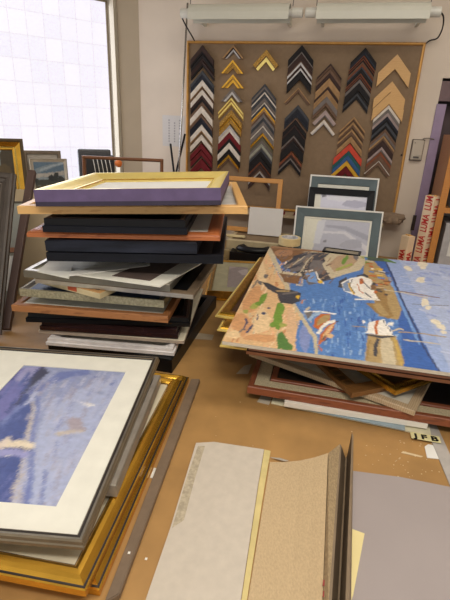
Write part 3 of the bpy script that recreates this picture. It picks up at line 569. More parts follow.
# small frame lying cornerwise on the blue picture
A = at(100, 299, 1.098); l = at(63, 282, 1.098); r = at(122, 283, 1.098)
bi = ((r-A).normalized()+(l-A).normalized()).normalized(); ex = Matrix.Rotation(-pi/4, 3, 'Z') @ bi; M = axes(A, ex, V((-ex.y, ex.x, 0)))
sf = frame('small_frame', 'small pale wood frame with red mark lying cornerwise on the blue picture', M, .20, .20, P_flat(.014, .0165), [wood((196, 152, 98), (176, 130, 80)), mat((206, 190, 150), .5)], (1, 0, 0, 0, 0, 0), group=GP)
link('red_mark', box(B(), (-.0006, .075, .003), (.0125, .105, .0169)), mat((186, 84, 48), .6), sf)

f, M, w = lay('brushed silver frame holding loose white mats in the left pile', (24, 277), (170, 292), 1.128, 1.1285, .40, P_flat(.016, .019), [SILV, mat((120, 116, 104), .4, .6)], (1, 0, 0, 0, 0, 0), fill=CREAM, fz=.012, **k_)
M2 = M @ Matrix.Translation((.03, .0, -.0127))
frame('picture_frame', 'brown topped silver frame jutting right beneath the brushed silver frame', M2, w+.028, .42, P_flat(.022, .0122), [SILVD, mat((104, 88, 70), .5), SILV], (2, 1, 1, 1, 0, 0), group=GP, fill=BLACK)
# loose mats and strips on the silver frame
def slab(name, label, cat, px, z, th, m, group=None, bev=0):
    P = [at(x, y, z) for x, y in px]; c = sum(P, V())/len(P); c.z = z
    bm = prism(B(), [(p.x-c.x, p.y-c.y) for p in P], 0, th); return tag(link(name, bm, m, None, Matrix.Translation(c)), label, cat, group)
zq = 1.146
slab('mat_board', 'loose cream mat board at the left front of the silver frame', 'mat board', [(37, 272), (69, 279), (73, 264), (50, 261)], zq, .002, CREAM)
slab('card_strip', 'pale card strip lying crosswise over the loose mats', 'card', [(68, 276.5), (150, 266), (150, 263), (70, 272)], zq+.006, .002, PAPER)
slab('mat_board', 'white mat board with dark opening at the right of the silver frame', 'mat board', [(72, 275), (160, 287.5), (205, 262), (118, 257)], zq+.0025, .003, CREAM)
slab('dark_photograph', 'dark picture showing in the opening of the white mat', 'picture', [(112, 276), (150, 281), (180, 263), (150, 260)], zq+.0058, .001, mat((92, 78, 72), .6))
# black deep frames, two different ones
KNOT = mat((15, 17, 24), .5, 0, .6, 7, (1, 7, 7), .2, rgb2=(44, 48, 62), spec=.22)
lay('second black frame jutting right under the knotty black frame', (47, 261), (223, 264), 1.184, 1.198, .47, P_slope(.035, .022, .008), [BLUEBLK, BLACK], (0, 0, 0, 1, 1, 1, 1, 1, 1, 0), fill=mat((40, 34, 34), .7), fz=.012, **k_)
lay('knotty black stained frame in the upper part of the left pile', (46, 251), (197, 254), 1.2075, 1.2215, .40, P_flat(.03, .028), [KNOT, mat((66, 48, 42), .5)], (0, 0, 1, 1, 1, 0), fill=mat((72, 54, 46), .7), fz=.018, **k_)
lay('orange stained wooden frame with white mat in the upper left pile', (27, 237), (220, 241), 1.241, 1.2545, .46, P_round(.035, .016), [OWOOD], mb=(.05, PAPER), fill=PAPER, fz=.010, **k_)
lay('slim black frame with brown top under the pale wooden frame', (43, 232), (187, 235), 1.2585, 1.2695, .40, P_step(.03, .033), [BLUEBLK, BLACK, mat((84, 66, 54), .5)], (0, 0, 1, 0, 2, 2, 2, 2, 2, 0, 0), fill=BLACK, fz=.018, **k_)
lay('pale wooden frame with speckled grey board, second from top of left pile', (18, 214), (247.5, 214), 1.296, 1.3155, .48, P_flat(.022, .019), [LWOOD], fill=mat((182, 178, 172), .7, 0, .18, 22), fz=.009, dy=-.010, **k_)
f, M, w = lay('deep purple frame with gold inner slope on top of the left pile', (36, 206.5), (221, 205), 1.3185, 1.3435, .42, [(0, 0), (0, .010), (-.0, .0102), (0, .0365), (.001, .0375), (.006, .0375), (.012, .035), (.026, .027), (.036, .022), (.042, .022), (.046, .019), (.05, .016), (.05, 0)],
    [PURPLE, mat((52, 44, 66), .5), GOLDB, GOLD], (1, 1, 0, 0, 2, 2, 2, 2, 2, 3, 2, 2, 1), fill=PAPER, fz=.014, dy=-.016, **k_)
# ================================================================== CENTRE BACK
# small picture lying on the table
M, w = flat((207, 297), (262, 300), .915, None, 0)
f = frame('framed_picture', 'small grey print in olive mat and gold frame lying between the two piles', M, .22, .40, P_slope(.018, .026, .016), [GOLDD, mat((126, 110, 74), .5, .3)], (0, 0, 1, 1, 0, 1, 0, 0, 0, 0), mb=(.055, mat((142, 134, 104), .8)), fill=mat((120, 106, 80), .8), fz=.016)
art('picture', f, M, (.07, .07, .15, .33), .0175, [(paint((128, 116, 112)), blob(240, 280, 18, 12)), (paint((96, 88, 86)), stroke([(222, 292), (250, 294)], 3)), (paint((158, 146, 142)), blob(246, 272, 8, 3))], paint((148, 134, 128)))
M3 = M @ Matrix.Translation((-.012, .01, -.0145)); 
frame('picture_frame', 'thin gold frame directly under the small olive matted print', M3, .24, .40, P_round(.02, .013), [GOLD], fill=DWOOD)
# cardboard stack behind carrying the card, the tape and the dark frames
def block(name, label, cat, px, Yd, z0, size, m, yaw=-13, group=None, bev=.001):
    O = atY(px[0], px[1], Yd); M = Matrix.Translation((O.x, O.y, z0)) @ Matrix.Rotation(radians(yaw), 4, 'Z')
    return tag(link(name, box(B(), (0, 0, 0), size, 0, bev), m, None, M), label, cat, group)
ZS = 1.0
OLV = mat((150, 132, 92), .6, 0, .12, 20)
c = at(228, 249, ZS)+V((0, .175, 0))
Mst = Matrix.Translation((c.x-.02, c.y, T+.002)) @ Matrix.Rotation(radians(-12), 4, 'Z')
frame('picture_frame', 'olive grey frame lying at the back below the leaning white card', Mst @ Matrix.Translation((0, 0, .0)), .30, .26, P_flat(.03, .048), [OLV, mat((118, 104, 76), .6)], (0, 0, 1, 0, 0, 0), fill=DWOOD, fz=.03)
frame('picture_frame', 'cream rimmed frame lying on the olive grey frame at the back', Mst @ Matrix.Translation((.01, .01, .0495)), .28, .24, P_flat(.022, .046), [mat((176, 160, 126), .6), mat((140, 122, 88), .6)], (0, 0, 0, 1, 0, 0), fill=mat((120, 98, 70), .8), fz=.044)
# dark glossy frames in front of that stack with an oval brass opening
Mk = Matrix.Translation(at(229, 263, T+.003)) @ Matrix.Rotation(radians(-10), 4, 'Z')
frame('black_frame', 'glossy black frame lying behind the small olive matted print, lower of two', Mk, .21, .11, P_slope(.035, .055, .04), [BLACK], group='glossy black frames between the piles', fill=BLACK, fz=.03)
bk = thing('black_frame', 'glossy black rounded frame on top at the back, over the brass oval', 'picture frame', Mk @ Matrix.Translation((.02, .0, .0565)) , 'glossy black frames between the piles')
bm = B(); nn = 28
for a_, z in ((.085, 0), (.09, .006), (.08, .018), (.06, .024), (.045, .016), (.045, 0)):
    pass
R_ = [[bm.verts.new((.09+a_*cos(2*pi*k/nn), .055+a_*.6*sin(2*pi*k/nn), z)) for k in range(nn)] for a_, z in ((.085, 0), (.09, .006), (.08, .018), (.06, .024), (.045, .016), (.045, 0))]
for q in range(6):
    for k in range(nn): bm.faces.new((R_[q][k], R_[q][(k+1) % nn], R_[(q+1) % 6][(k+1) % nn], R_[(q+1) % 6][k]))
link('moulding', bm, BLACK, bk, smooth=True)
link('backing', prism(B(), [(.09+.046*cos(2*pi*k/nn), .055+.0276*sin(2*pi*k/nn)) for k in range(nn)], .002, .005), mat((60, 54, 50), .6), bk)
O = at(246, 266, T+.0035); bm = B(); bmesh.ops.create_uvsphere(bm, u_segments=24, v_segments=10, radius=1)
for v in bm.verts: v.co = V((v.co.x*.05, v.co.y*.022, max(v.co.z, -.1)*.016))
tag(link('brass_dish', bm, mat((190, 160, 100), .35, .6), None, Matrix.Translation((O.x, O.y, T+.0035)), True), 'shallow brass oval in front of the glossy black frames', 'dish')
# small silver picture at the pile's right edge
P0 = at(224, 252, ZS); P0.z = T+.1
Ms, ws, hs = upright(V((c.x+.0, c.y+.06, ZS+.0)), radians(-10), radians(25), (226, 236), (246, 237), (236, 236), ZS)
f = frame('small_frame', 'tiny silver framed picture leaning beside the right edge of the left pile', Ms, ws, hs, P_round(.009, .012), [mat((196, 180, 140), .4, .4)], fill=mat((120, 128, 124), .6), fz=.006)
# leaning white card
Mc, wc, hc = upright(V((c.x+.1, c.y+.12, ZS)), radians(-10), radians(14), (250, 207), (283.5, 210), (267, 208), ZS)
tag(link('white_card', box(B(), (0, 0, 0), (wc, hc, .003), 0, .0006), mat((206, 202, 198), .7, 0, .03, 9), None, Mc), 'blank white card leaning against the light wooden frame', 'card')
# upright light wooden frame
f, M, w, h = leaner('open light wooden frame standing behind the white card below the samples', V((c.x+.1, c.y+.17, ZS)), -11, 8, (212, 177.5), (283.5, 178.5), (260, 178), ZS+.0, P_flat(.022, .018), [wood((206, 150, 84), (186, 130, 66))], cat='empty frame')
# tape roll
Pk = at(268, 252, ZS); Mq = Matrix.Translation((Pk.x, Pk.y-.0, T+.001)) @ Matrix.Rotation(radians(-12), 4, 'Z')
cb = thing('cardboard_box', 'flat brown cardboard box under the masking tape roll', 'box', Mq)
link('body', box(B(), (0, 0, 0), (.24, .115, ZS-T-.002), 0, .002), mat((158, 120, 86), .8, 0, .1, 14), cb); link('lid_flap', box(B(), (.004, .004, ZS-T-.002), (.236, .055, ZS-T-.0005)), mat((150, 112, 78), .8, 0, .1, 14), cb)
Pt = at(290, 246, ZS); 
tr_ = thing('tape_roll', 'roll of cream masking tape lying right of the white card', 'tape', Matrix.Translation((Pt.x, Pt.y+.03, ZS)))
def cyl_ring(ro, ri, h, n=40):
    bm = B(); C = [[bm.verts.new((r*cos(2*pi*k/n), r*sin(2*pi*k/n), z)) for k in range(n)] for r, z in ((ro, .001), (ro, h-.001), (ro-.001, h), (ri, h), (ri, 0), (ro-.001, 0))]
    for q in range(6):
        for k in range(n): bm.faces.new((C[q][k], C[q][(k+1) % n], C[(q+1) % 6][(k+1) % n], C[(q+1) % 6][k]))
    return bm
link('tape', cyl_ring(.050, .039, .034), mat((216, 196, 146), .6, 0, .06, 40), tr_)
link('core', cyl_ring(.039, .0365, .034), mat((206, 204, 204), .7, 0, .35, 60), tr_)
# three standing frames at right
SLATE = mat((84, 98, 102), .5, 0, .12, 16); LAV = mat((212, 212, 228), .35, 0, .06, 12)
def standing(label, P0, yaw, lean, tl, tr, top, z0, outer, rim, inner, mb, pm_, strokes):
    f, M, w, h = leaner(label, P0, yaw, lean, tl, tr, top, z0, [(0, 0), (0, .020), (.001, .021), (rim, .021), (rim+.001, .019), (outer-.002, .016), (outer, .013), (outer, 0)], [PAPER, inner], (0, 0, 0, 1, 1, 1, 1, 0) if rim > .002 else (1,), name='standing_frame', group='grey and black frames standing before the board', mb=mb, fz=.009)
    e = outer-.002; art('picture', f, M, (e, e, w-e, h-e), .0088, strokes, pm_, var=.04, bump=.03, wob=.001); return f
zt = .93
Pb = at(340, 262, zt)
standing('rearmost slate grey frame with white rim and cream mat, standing by the samples', Pb+V((.03, .13, 0)), -9, 10, (310.5, 175.5), (379, 179), (340, 176.5), T+.003, .040, .007, SLATE, (.02, CREAM), LAV, [(paint((206, 206, 216), .04), blob(345, 195, 20, 5))])
standing('black frame with pale picture standing between two slate grey frames', Pb+V((.0, .085, 0)), -9, 11, (309.5, 188), (374.5, 191.5), (340, 189), T+.003, .030, .001, BLACK, None, LAV, [(CREAM, [(312, 192), (321, 192.5), (320, 215), (311, 215)]), (paint((120, 120, 130)), stroke([(322, 196), (326, 195)], 3)), (paint((222, 222, 232), .04), blob(346, 198, 18, 4)), (paint((180, 180, 200), .05), blob(355, 204, 14, 4))])
standing('front slate grey frame with white rim and pale picture with painted glass glare', Pb+V((0, .03, 0)), -9, 13, (296, 207), (383, 212.5), (340, 209), T+.003, .044, .007, SLATE, (.012, CREAM), mat((224, 222, 206), .3, 0, .04, 14),
    [(paint((188, 190, 204), .05), [(322, 219), (371, 222), (368, 256), (312, 250)]), (paint((212, 214, 222), .04), [(318, 221), (326, 219.5), (320, 244), (313, 243)]), (paint((166, 168, 184), .05), stroke([(326, 226), (345, 228), (372, 240)], [2, 4, 6])), (paint((214, 214, 222), .04), stroke([(322, 232), (345, 233), (368, 250)], [2, 3, 5])), (paint((176, 178, 192)), blob(352, 244, 12, 5)), (paint((140, 140, 150)), blob(325, 241, 2, 1.5))])  # curved pale and grey strokes paint the glass glare into the picture
# black frame lying behind the painting
Mb, wb = flat((322, 252), (360, 257), 1.016, None); 
frame('black_frame', 'black frame lying flat behind the harbour painting before the standing frames', Mb @ Matrix.Translation((0, .0, 0)), wb, .07, P_flat(.010, .007), [BLACK, mat((60, 58, 56), .5)], (0, 0, 0, 0, 0, 0), fill=mat((150, 140, 120), .7), fz=.005)
# ================================================================== RIGHT PILE
GR = 'frames under the harbour painting'
PZ = 1.064
A = at(222, 341, PZ); th_ = radians(-11.5); ex = V((cos(th_), sin(th_), 0)); ey = V((-ex.y, ex.x, 0))
Mp = axes(V((A.x, A.y, PZ-.009)), ex, ey)
PW, PDp = .80, local(Mp, 266, 247, .009)[1]
pt = thing('harbour_painting', 'large unframed harbour painting with sailing boats and pale sky, lying on right pile', 'painting', Mp)
link('canvas_board', box(B(), (0, 0, 0), (PW, PDp, .0085), 0, .001), mat((206, 196, 178), .8, 0, .08, 60), pt)
pBL, pBD, pBM = paint((82, 124, 184), .25, 60), paint((58, 98, 168), .25, 60), paint((112, 150, 202), .25, 60)
pSK, pSK2, pCL = paint((166, 178, 208), .08, 20), paint((148, 166, 206), .08, 20), paint((222, 212, 190), .08)
pLD, pLD2, pLD3 = paint((216, 178, 132), .14, 30), paint((204, 152, 106), .14, 30), paint((226, 196, 152), .14, 30)
pGN, pGN2, pGL = paint((112, 146, 58), .3), paint((84, 122, 62), .3), paint((160, 164, 84), .3)
pDK, pGY, pST = paint((66, 66, 74), .3), paint((112, 106, 104), .25), paint((196, 182, 152), .12)
pTN, pTN2, pBR = paint((170, 144, 98), .25), paint((150, 120, 74), .3), paint((128, 92, 62), .25)
pW, pOR, pYL, pNV = paint((232, 226, 216), .05), paint((190, 104, 48), .2), paint((222, 178, 62), .2), paint((56, 66, 104), .2)
Z = [
 (pSK, [(392, 250), (380, 240), (900, 230), (900, 640), (438, 372), (420, 345), (405, 312), (396, 285), (388, 268)]),
 (pSK2, [(384, 256), (396, 254), (415, 290), (440, 345), (452, 377), (438, 374), (420, 345), (405, 312)]),
 (pBD, [(368, 258), (384, 256), (393, 275), (403, 300), (416, 325), (440, 374), (400, 367), (402, 340), (398, 320), (388, 300), (380, 280)]),
 (pBM, stroke([(388, 275), (402, 305), (420, 345)], 2.5)), (pNV, stroke([(386, 262), (404, 303), (424, 347), (440, 373)], 1.6)),
 # land at the left
 (pLD, [(262, 240), (268, 252), (280, 278), (292, 303), (306, 322), (313, 340), (316, 356), (222, 344), (215, 344)]),
 (pST, [(264, 243), (271, 245), (276, 258), (284, 276), (291, 290), (286, 291), (277, 270), (268, 253)]),
 (pLD3, blob(262, 275, 5, 12)), (pLD2, blob(252, 300, 7, 14, rot=.4)), (pLD2, blob(240, 325, 10, 10)), (pLD3, blob(262, 322, 9, 13)), (pLD3, blob(234, 335, 8, 4)), (pLD2, blob(262, 338, 16, 4)), (pLD, blob(270, 305, 5, 12)),
 (pBL, [(300, 320), (310, 318), (315, 335), (316, 356), (296, 354), (296, 335)]), (paint((128, 142, 190), .2), blob(304, 338, 6, 14)), (paint((214, 176, 138), .15), blob(291, 325, 5, 18)),
 (pST, stroke([(293, 303), (305, 322), (315, 338), (317, 357)], [2.5, 4, 4.5, 3.5])), (pGN2, blob(281, 340, 6, 9)), (pGN, blob(278, 320, 5, 10)), (pGN, blob(280, 309, 4, 6)), (pGN2, blob(286, 346, 6, 5)), (pGN, blob(273, 325, 4, 3)), (pGL, blob(283, 325, 4, 2)),
 (pGN, blob(263, 299, 3, 7, rot=.5)), (pGL, blob(255, 306, 5, 3, rot=-.6)), (pGL, blob(246, 311, 3, 2)), (pGN, blob(258, 304, 3, 2)),
 (pNV, stroke([(244, 330), (247, 322), (246, 318)], 2)), (pNV, stroke([(246, 333), (253, 325)], 2)), (pGY, stroke([(239, 332), (244, 329)], 1.5)), (pNV, blob(264, 313, 2, 1.5)), (pNV, stroke([(257, 320), (258, 314)], 1)), (pGY, blob(266, 276, 2.4, 2)), (pGY, stroke([(252, 288), (258, 280)], 1.5)), (pGY, blob(260, 283, 2, 2)), (pNV, blob(269, 308, 1.5, 1)),
 # shore, sheds and quay at the top
 (pBR, [(266, 240), (330, 238), (345, 246), (300, 256), (282, 263), (276, 257)]), (paint((166, 124, 92), .2), blob(285, 253, 10, 4)),
 (pDK, [(283, 266), (294, 256), (310, 251), (332, 250), (330, 262), (334, 279), (316, 283), (303, 279), (296, 272)]), (pGY, stroke([(284, 268), (300, 261), (312, 254)], 4)), (pGY, stroke([(290, 271), (302, 268), (310, 258), (316, 254)], [4, 4, 2, 1])), (pST, stroke([(299, 274), (303, 268), (311, 257)], .9)), (pST, stroke([(288, 268), (305, 256)], .9)), (pST, stroke([(303, 272), (306, 262), (314, 255)], .8)),
 (pST, [(300, 252), (344, 248), (350, 252), (326, 262), (324, 258), (330, 253)]), (pGY, blob(318, 268, 9, 8)),
 (pBR, [(279, 272), (302, 274), (298, 284), (284, 282)]), (pST, stroke([(279, 272), (302, 275)], 2.4)), (pST, stroke([(296, 284), (302, 286), (303, 279)], 1.2)), 
 (pBL, [(290, 285), (303, 286), (318, 284), (334, 279), (342, 282), (344, 296), (300, 300), (295, 296)]), (pGY, [(304, 271), (316, 271), (319, 283), (308, 285)]), (pBM, [(305, 273), (315, 272), (318, 283), (309, 282)]), (pW, stroke([(316, 271), (318, 278), (324, 284)], 1.3)), (pYL, blob(320, 282, 3, 1.6)), (pW, stroke([(305, 271), (309, 271), (313, 270)], 1)),
 (pDK, [(262, 282), (268, 283), (281, 289), (292, 290), (301, 293), (300, 301), (292, 304), (281, 303), (277, 294), (268, 289)]), (pGY, stroke([(282, 294), (298, 292)], 2)), (pYL, blob(298, 297, 2.4, 2)), (pTN, stroke([(276, 291), (290, 291)], 1.5)),
 # stone headland with grass
 (pST, [(322, 264), (332, 256), (352, 250), (362, 252), (366, 262), (360, 270), (343, 275), (331, 279), (326, 271)]), (paint((178, 150, 120), .3), [(328, 264), (338, 256), (354, 252), (358, 260), (350, 268), (334, 272)]), (pGN, blob(345, 260, 2.4, 6, rot=.6)), (pGL, stroke([(336, 270), (352, 264)], 2.5)), (pGY, blob(356, 256, 3, 4)), (pGL, blob(363, 256, 3, 3)), (pGN, blob(367, 263, 3, 4)),
 (pGN2, stroke([(366, 255), (382, 259), (396, 263)], [5, 4, 1])), (paint((70, 86, 76), .3), stroke([(368, 259), (384, 260)], 3)), (pTN, blob(372, 255, 2, 1.5)),
 (pTN, [(364, 264), (374, 261), (384, 272), (394, 290), (402, 310), (398, 320), (378, 316), (374, 300), (362, 280)]), (pTN2, [(368, 285), (382, 282), (388, 300), (386, 312), (378, 308)]), (pTN2, [(372, 306), (386, 300), (392, 314), (384, 317)]),
]
for k in range(42):
    x = random.uniform(366, 386); y = 262+(x-366)*.75+random.uniform(-4, 22)
    Z.append((random.choice([pTN, pTN2, pOR, pST, pBR, pDK, pYL, pW, pBL]), stroke([(x, y), (x+random.uniform(3, 9), y+random.uniform(.3, 1.6))], random.uniform(.6, 1.6))))
Z += [
 # big white boat
 (pDK, [(339, 281), (346, 277), (348, 286), (342, 288), (338, 287)]), (pDK, stroke([(357, 277), (364, 275), (368, 277)], 2.5)),
 (pW, [(341, 283), (350, 278), (362, 276), (372, 280), (374, 290), (378, 299), (364, 299), (352, 294), (344, 291)]), (paint((126, 146, 176), .2), [(342, 284), (349, 280), (352, 292), (345, 291)]), (pYL, stroke([(349, 283), (351, 290), (354, 294)], 2)), (pDK, stroke([(352, 279), (350, 285), (354, 293)], .8)), (pOR, blob(361, 281, 2.4, 3, rot=.5)), (pOR, stroke([(357, 284), (360, 291), (364, 294)], .9)), (pDK, stroke([(360, 279), (367, 286), (372, 290)], .8)), (pBR, blob(373, 287, 3, 2.6)), (pDK, blob(374, 284, 2, 1.3)), (pOR, blob(376, 292, 2, 1.4)), (pW, blob(367, 294, 4, 3)), (pDK, stroke([(364, 292), (372, 298)], .9)),
 (pW, stroke([(355, 299.5), (380, 300)], 1.2)), (pTN2, [(366, 303), (384, 303), (394, 316), (388, 319), (377, 314)]), (pTN, [(372, 304), (380, 303), (390, 316), (382, 316)]),
 (pST, stroke([(384, 290), (400, 292), (428, 298)], .9)), (pBR, stroke([(400, 291), (440, 298)], .7)), (pGY, stroke([(412, 304), (450, 306)], .5)),
 # boat at the left edge of the water
 (pW, stroke([(304, 311.5), (320, 311.5), (336, 314)], 1.3)), (pGY, [(305, 313), (312, 311), (312, 318), (308, 319)]), (paint((150, 176, 204), .15), stroke([(309, 321), (314, 315), (322, 312.5)], 3.5)), (pOR, [(313, 327), (315, 319), (321, 314), (331, 314), (329, 321), (319, 330)]), (pTN, [(316, 326), (319, 319), (325, 315), (331, 315), (326, 322)]), (pW, stroke([(318, 334), (322, 327), (328, 322), (335, 321)], 3)), (pOR, [(318, 346), (320, 335), (327, 326), (336, 321), (333, 330), (326, 338)]), (pLD, [(321, 340), (324, 333), (331, 325), (335, 323), (330, 332)]), (pDK, stroke([(336, 321.5), (339, 321)], 1)), (pLD, blob(330, 336, 4, 2.4)), (pDK, stroke([(322, 340), (326, 335)], 1.3)), (pOR, stroke([(319, 346), (322, 351)], 1.6)), (pNV, stroke([(324, 341), (328, 338)], 1.2)),
 # white boat with red stripe and its reflection
 (pTN, [(368, 334), (396, 336), (405, 362), (402, 372), (364, 366)]), (pST, [(380, 336), (390, 336), (396, 360), (394, 368), (382, 366)]), (paint((190, 160, 88), .2), stroke([(394, 338), (402, 366)], 3)), (pDK, [(376, 338), (379, 339), (377, 357), (373, 355)]), (pTN2, stroke([(370, 340), (366, 360)], 2)),
 (pW, [(366, 333), (369, 322), (384, 319), (389, 327), (394, 336), (380, 335)]), (pOR, [(375, 334), (374.5, 328), (376, 320.5), (379, 320), (377.5, 328), (378, 334)]), (pDK, stroke([(366, 334.5), (380, 337), (395, 336.8)], [1, 2.2, 1])), (pDK, stroke([(383, 320), (387, 327), (393, 335)], .6)), (pW, blob(363.5, 322, 1.6, 2)), (pW, blob(391, 324, 3, 1.6)), (pTN, stroke([(352, 326), (366, 327)], .7)), (pST, stroke([(392, 331), (399, 328.5), (404, 330)], 1.6)), (pTN, stroke([(398, 332), (424, 333.5), (446, 337)], 1)), (pST, stroke([(403, 339.5), (424, 342), (440, 344)], 1)),
 # clouds
 (pCL, blob(422, 264, 5, 3)), (pCL, blob(423, 266, 3, 4)), (pCL, blob(408, 268.5, 4.5, 2.6, rot=.3)), (pCL, blob(421, 280, 4.4, 3)), (pCL, blob(425, 302, 4.5, 4.5, rot=.6)), (pCL, blob(428, 308, 3, 2)), (pCL, blob(436, 322, 6, 2.6, rot=.5)), (pCL, blob(441, 327, 4.5, 2.6, rot=.5)), (pCL, blob(443, 332, 4, 1.8, rot=.3)), (pCL, blob(400, 258, 4, 1)),
]
W_ = []
wA, wB, wC, wD = paint((124, 160, 206)), paint((56, 92, 160)), paint((98, 138, 192)), paint((148, 174, 208))
for k in range(330):                         # water brushwork
    x = random.uniform(298, 400); y = random.uniform(284, 368); W_.append((random.choice([pBM, pBD, wA, wB, wC, wC, wD]), stroke([(x, y), (x+random.uniform(-1, 1), y+random.uniform(2, 8))], random.uniform(.8, 2.2))))
lA_, lB_, lC_, lD_ = paint((232, 204, 168)), paint((160, 152, 156)), paint((196, 134, 90)), paint((222, 168, 128))
for k in range(230):
    x = random.uniform(226, 312); y = random.uniform(256, 352)
    Z.insert(6+k, (random.choice([lA_, lA_, lB_, lC_, lD_, lD_, pLD2, pST]), stroke([(x, y), (x-random.uniform(1, 5), y+random.uniform(2, 7))], random.uniform(.8, 2.2))))
sA, sB = paint((182, 190, 214)), paint((146, 160, 204))
ND = 6+230
Zs = []
for k in range(120):
    x = random.uniform(396, 470); y = random.uniform(256, 372)
    if y < 250+(x-384)*1.9: Zs.append((random.choice([sA, sB, pSK]), stroke([(x, y), (x+random.uniform(5, 14), y+random.uniform(.6, 2.5))], random.uniform(.8, 2))))
Z[2:2] = Zs
bTop = [paint((132, 104, 86)), paint((108, 98, 98)), paint((158, 132, 104)), paint((84, 82, 90))]
for k in range(60):                          # sheds and shore
    x = random.uniform(282, 334); y = random.uniform(246, 280); Z.insert(len(Z)-60, (random.choice(bTop), stroke([(x, y), (x-random.uniform(2, 6), y+random.uniform(1, 5))], random.uniform(.5, 1.3))))
art('picture', pt, Mp, (0, 0, PW, PDp), .009, W_+Z, pBL, .0032, .0028, .0012, .35)
# dark brown moulded frame under the painting
def rlay(label, corner, z, w, d, prof, mats, ms=(0,), yaw=-11.5, **k):
    A = at(corner[0], corner[1], z); M = Matrix.Translation(A) @ Matrix.Rotation(radians(yaw), 4, 'Z')
    return frame(k.pop('name', 'picture_frame'), label, M, w, d, prof, mats, ms, group=GR, **k), M
DBR = mat((74, 44, 34), .35, 0, .15, 30, coat=.2)
rlay('dark brown ribbed frame directly under the harbour painting', (246, 354), 1.021, .77, .74, [(0, 0), (0, .008), (.004, .009), (.005, .014), (.010, .016), (.011, .024), (.018, .031), (.035, .033), (.05, .030), (.05, 0)], [DBR, mat((150, 98, 66), .45)], (1, 0, 1, 0, 0, 1, 0, 0, 0, 0), yaw=-12, fill=DWOOD)
def glay(label, c, z, h, prof, ms):
    A = at(*c, z); ey = (at(256, 263, z)-A).normalized(); return frame('picture_frame', label, axes(A, V((ey.y, -ey.x, 0)), ey), .60, .62, prof, [GOLDB, GOLD, GOLDD], ms, group=GR, fill=DWOOD)
for c, z, lb in (((215, 317), 1.0055, 'uppermost'), ((217, 331), .9925, 'middle'), ((219.5, 347), .9795, 'lowest')):
    glay('gold frame under the harbour painting, the %s of three on the left' % lb, c, z, .0125, [(0, 0), (0, .004), (.003, .006), (.006, .0055), (.009, .009), (.014, .0122), (.03, .0122), (.034, .009), (.034, 0)], (0, 0, 0, 1, 1, 2, 2, 2, 1))  # brighter gold outer faces and darker tops: reflected light put into the colours
# frames lying cornerwise
def corner_lay(label, c, l, r, z, a, b, prof, mats, ms, **k):
    A, Lp, Rp = at(*c, z), at(*l, z), at(*r, z); ey = (Lp-A).normalized(); ex = V((ey.y, -ey.x, 0))
    return frame(k.pop('name', 'picture_frame'), label, axes(A, ex, ey), a, b, prof, mats, ms, group=GR, **k)
corner_lay('gold frame corner poking out on top under the painting, right half', (395, 395.5), (342, 361), (418, 381), .9675, .30, .34, P_slope(.03, .0115, .007), [GOLD, GOLDD, mat((92, 58, 30), .5)], (0, 1, 0, 0, 0, 1, 2, 2, 2, 2), fill=DWOOD)
cf = corner_lay('carved brown frame corner left of the gold corner under the painting', (351.5, 398), (318, 367), (388, 388), .9550, .20, .30, P_flat(.034, .0115), [wood((128, 88, 46), (98, 64, 32))], (0,))
for k in range(11): link('carved_leaf', box(B(), (.008, .034+.023*k, .011), (.026, .048+.023*k, .0123), 0, .0004), mat((80, 56, 30), .5), cf)
lA = (at(249, 356, .9425)-at(414, 416, .9425)).length
corner_lay('pale wooden frame with cream top turned cornerwise under the painting', (414, 416), (249, 356), (432, 388), .9425, .24, lA, P_flat(.020, .012), [wood((198, 176, 144), (182, 158, 126)), CREAM2], (0, 0, 0, 0, 0, 0), fill=mat((206, 200, 184), .7), fz=.0112)
f, M = rlay('red brown frame with linen liner and black inside low in the right pile', (247, 393),   .9225, .76, .46, P_flat(.013, .019), [RWOOD], mb=(.036, mat((182, 168, 138), .85, 0, .2, 260, bump=.4)), fill=mat((30, 28, 30), .4), fz=.013, yaw=-12.5)
link('inner_moulding', ring(B(), .76-.096, .46-.096, P_flat(.014, .018), (0,)), RWOOD, f, Matrix.Translation((.048, .048, 0)))
# whites at the bottom
def pad(name, label, ca, cb, z, th, d, m, cat='card'):
    M, w = flat(ca, cb, z); return tag(link(name, box(B(), (0, 0, 0), (w, d, th), 0, .0008), m, None, M), label, cat), M, w
pad('mat_board', 'cream backing sheet at the very bottom of the right pile', (271, 404), (431, 437), T+.0008, .004, .30, mat((216, 210, 180), .7, 0, .06, 30), 'mat board')
pad('print_folder', 'thin blue and cream folder under the white board in the right pile', (300, 409), (405, 431), T+.0055, .003, .28, mat((150, 168, 178), .6, 0, .06, 30), 'folder')
pad('foam_board', 'thick white foam board under the red brown frame of the right pile', (284, 406.5), (427, 429), T+.0092, .0125, .30, WHITE, 'board')
M, w = flat((412, 437), (434, 441), T+.0003); M = M @ Matrix.Translation((0, 0, .0048))
st = thing('letter_sticker', 'small cream sticker with black capitals at the right pile bottom edge', 'sticker', axes(at(411.5, 438, T+.0056), at(435, 442, T+.0056)-at(411.5, 438, T+.0056), V((.1, .9, 0))))
link('sticker_sheet', box(B(), (0, 0, -.0006), (.060, .022, 0)), mat((222, 214, 160), .6), st)
lettering('lettering', 'J F B', .021, Matrix.Translation((.004, .0035, .0003)), BLACK, st, .0003, .052, .0008)
slab('tape_piece', 'grey piece of tape stuck to the table below the red brown frame', 'tape', [(257, 402), (269, 405), (272, 397), (262, 394)], T+.0004, .0006, mat((186, 176, 158), .6))
slab('tape_piece', 'pale piece of tape at the left of the red brown frame', 'tape', [(236, 374), (248, 374), (252, 364), (244, 366)], T+.0004, .0006, mat((180, 168, 146), .6))
slab('tape_piece', 'pale strip of tape on the table between the two piles', 'tape', [(194, 339), (212, 340), (214, 335), (198, 333)], T+.0004, .0006, mat((172, 156, 132), .6))
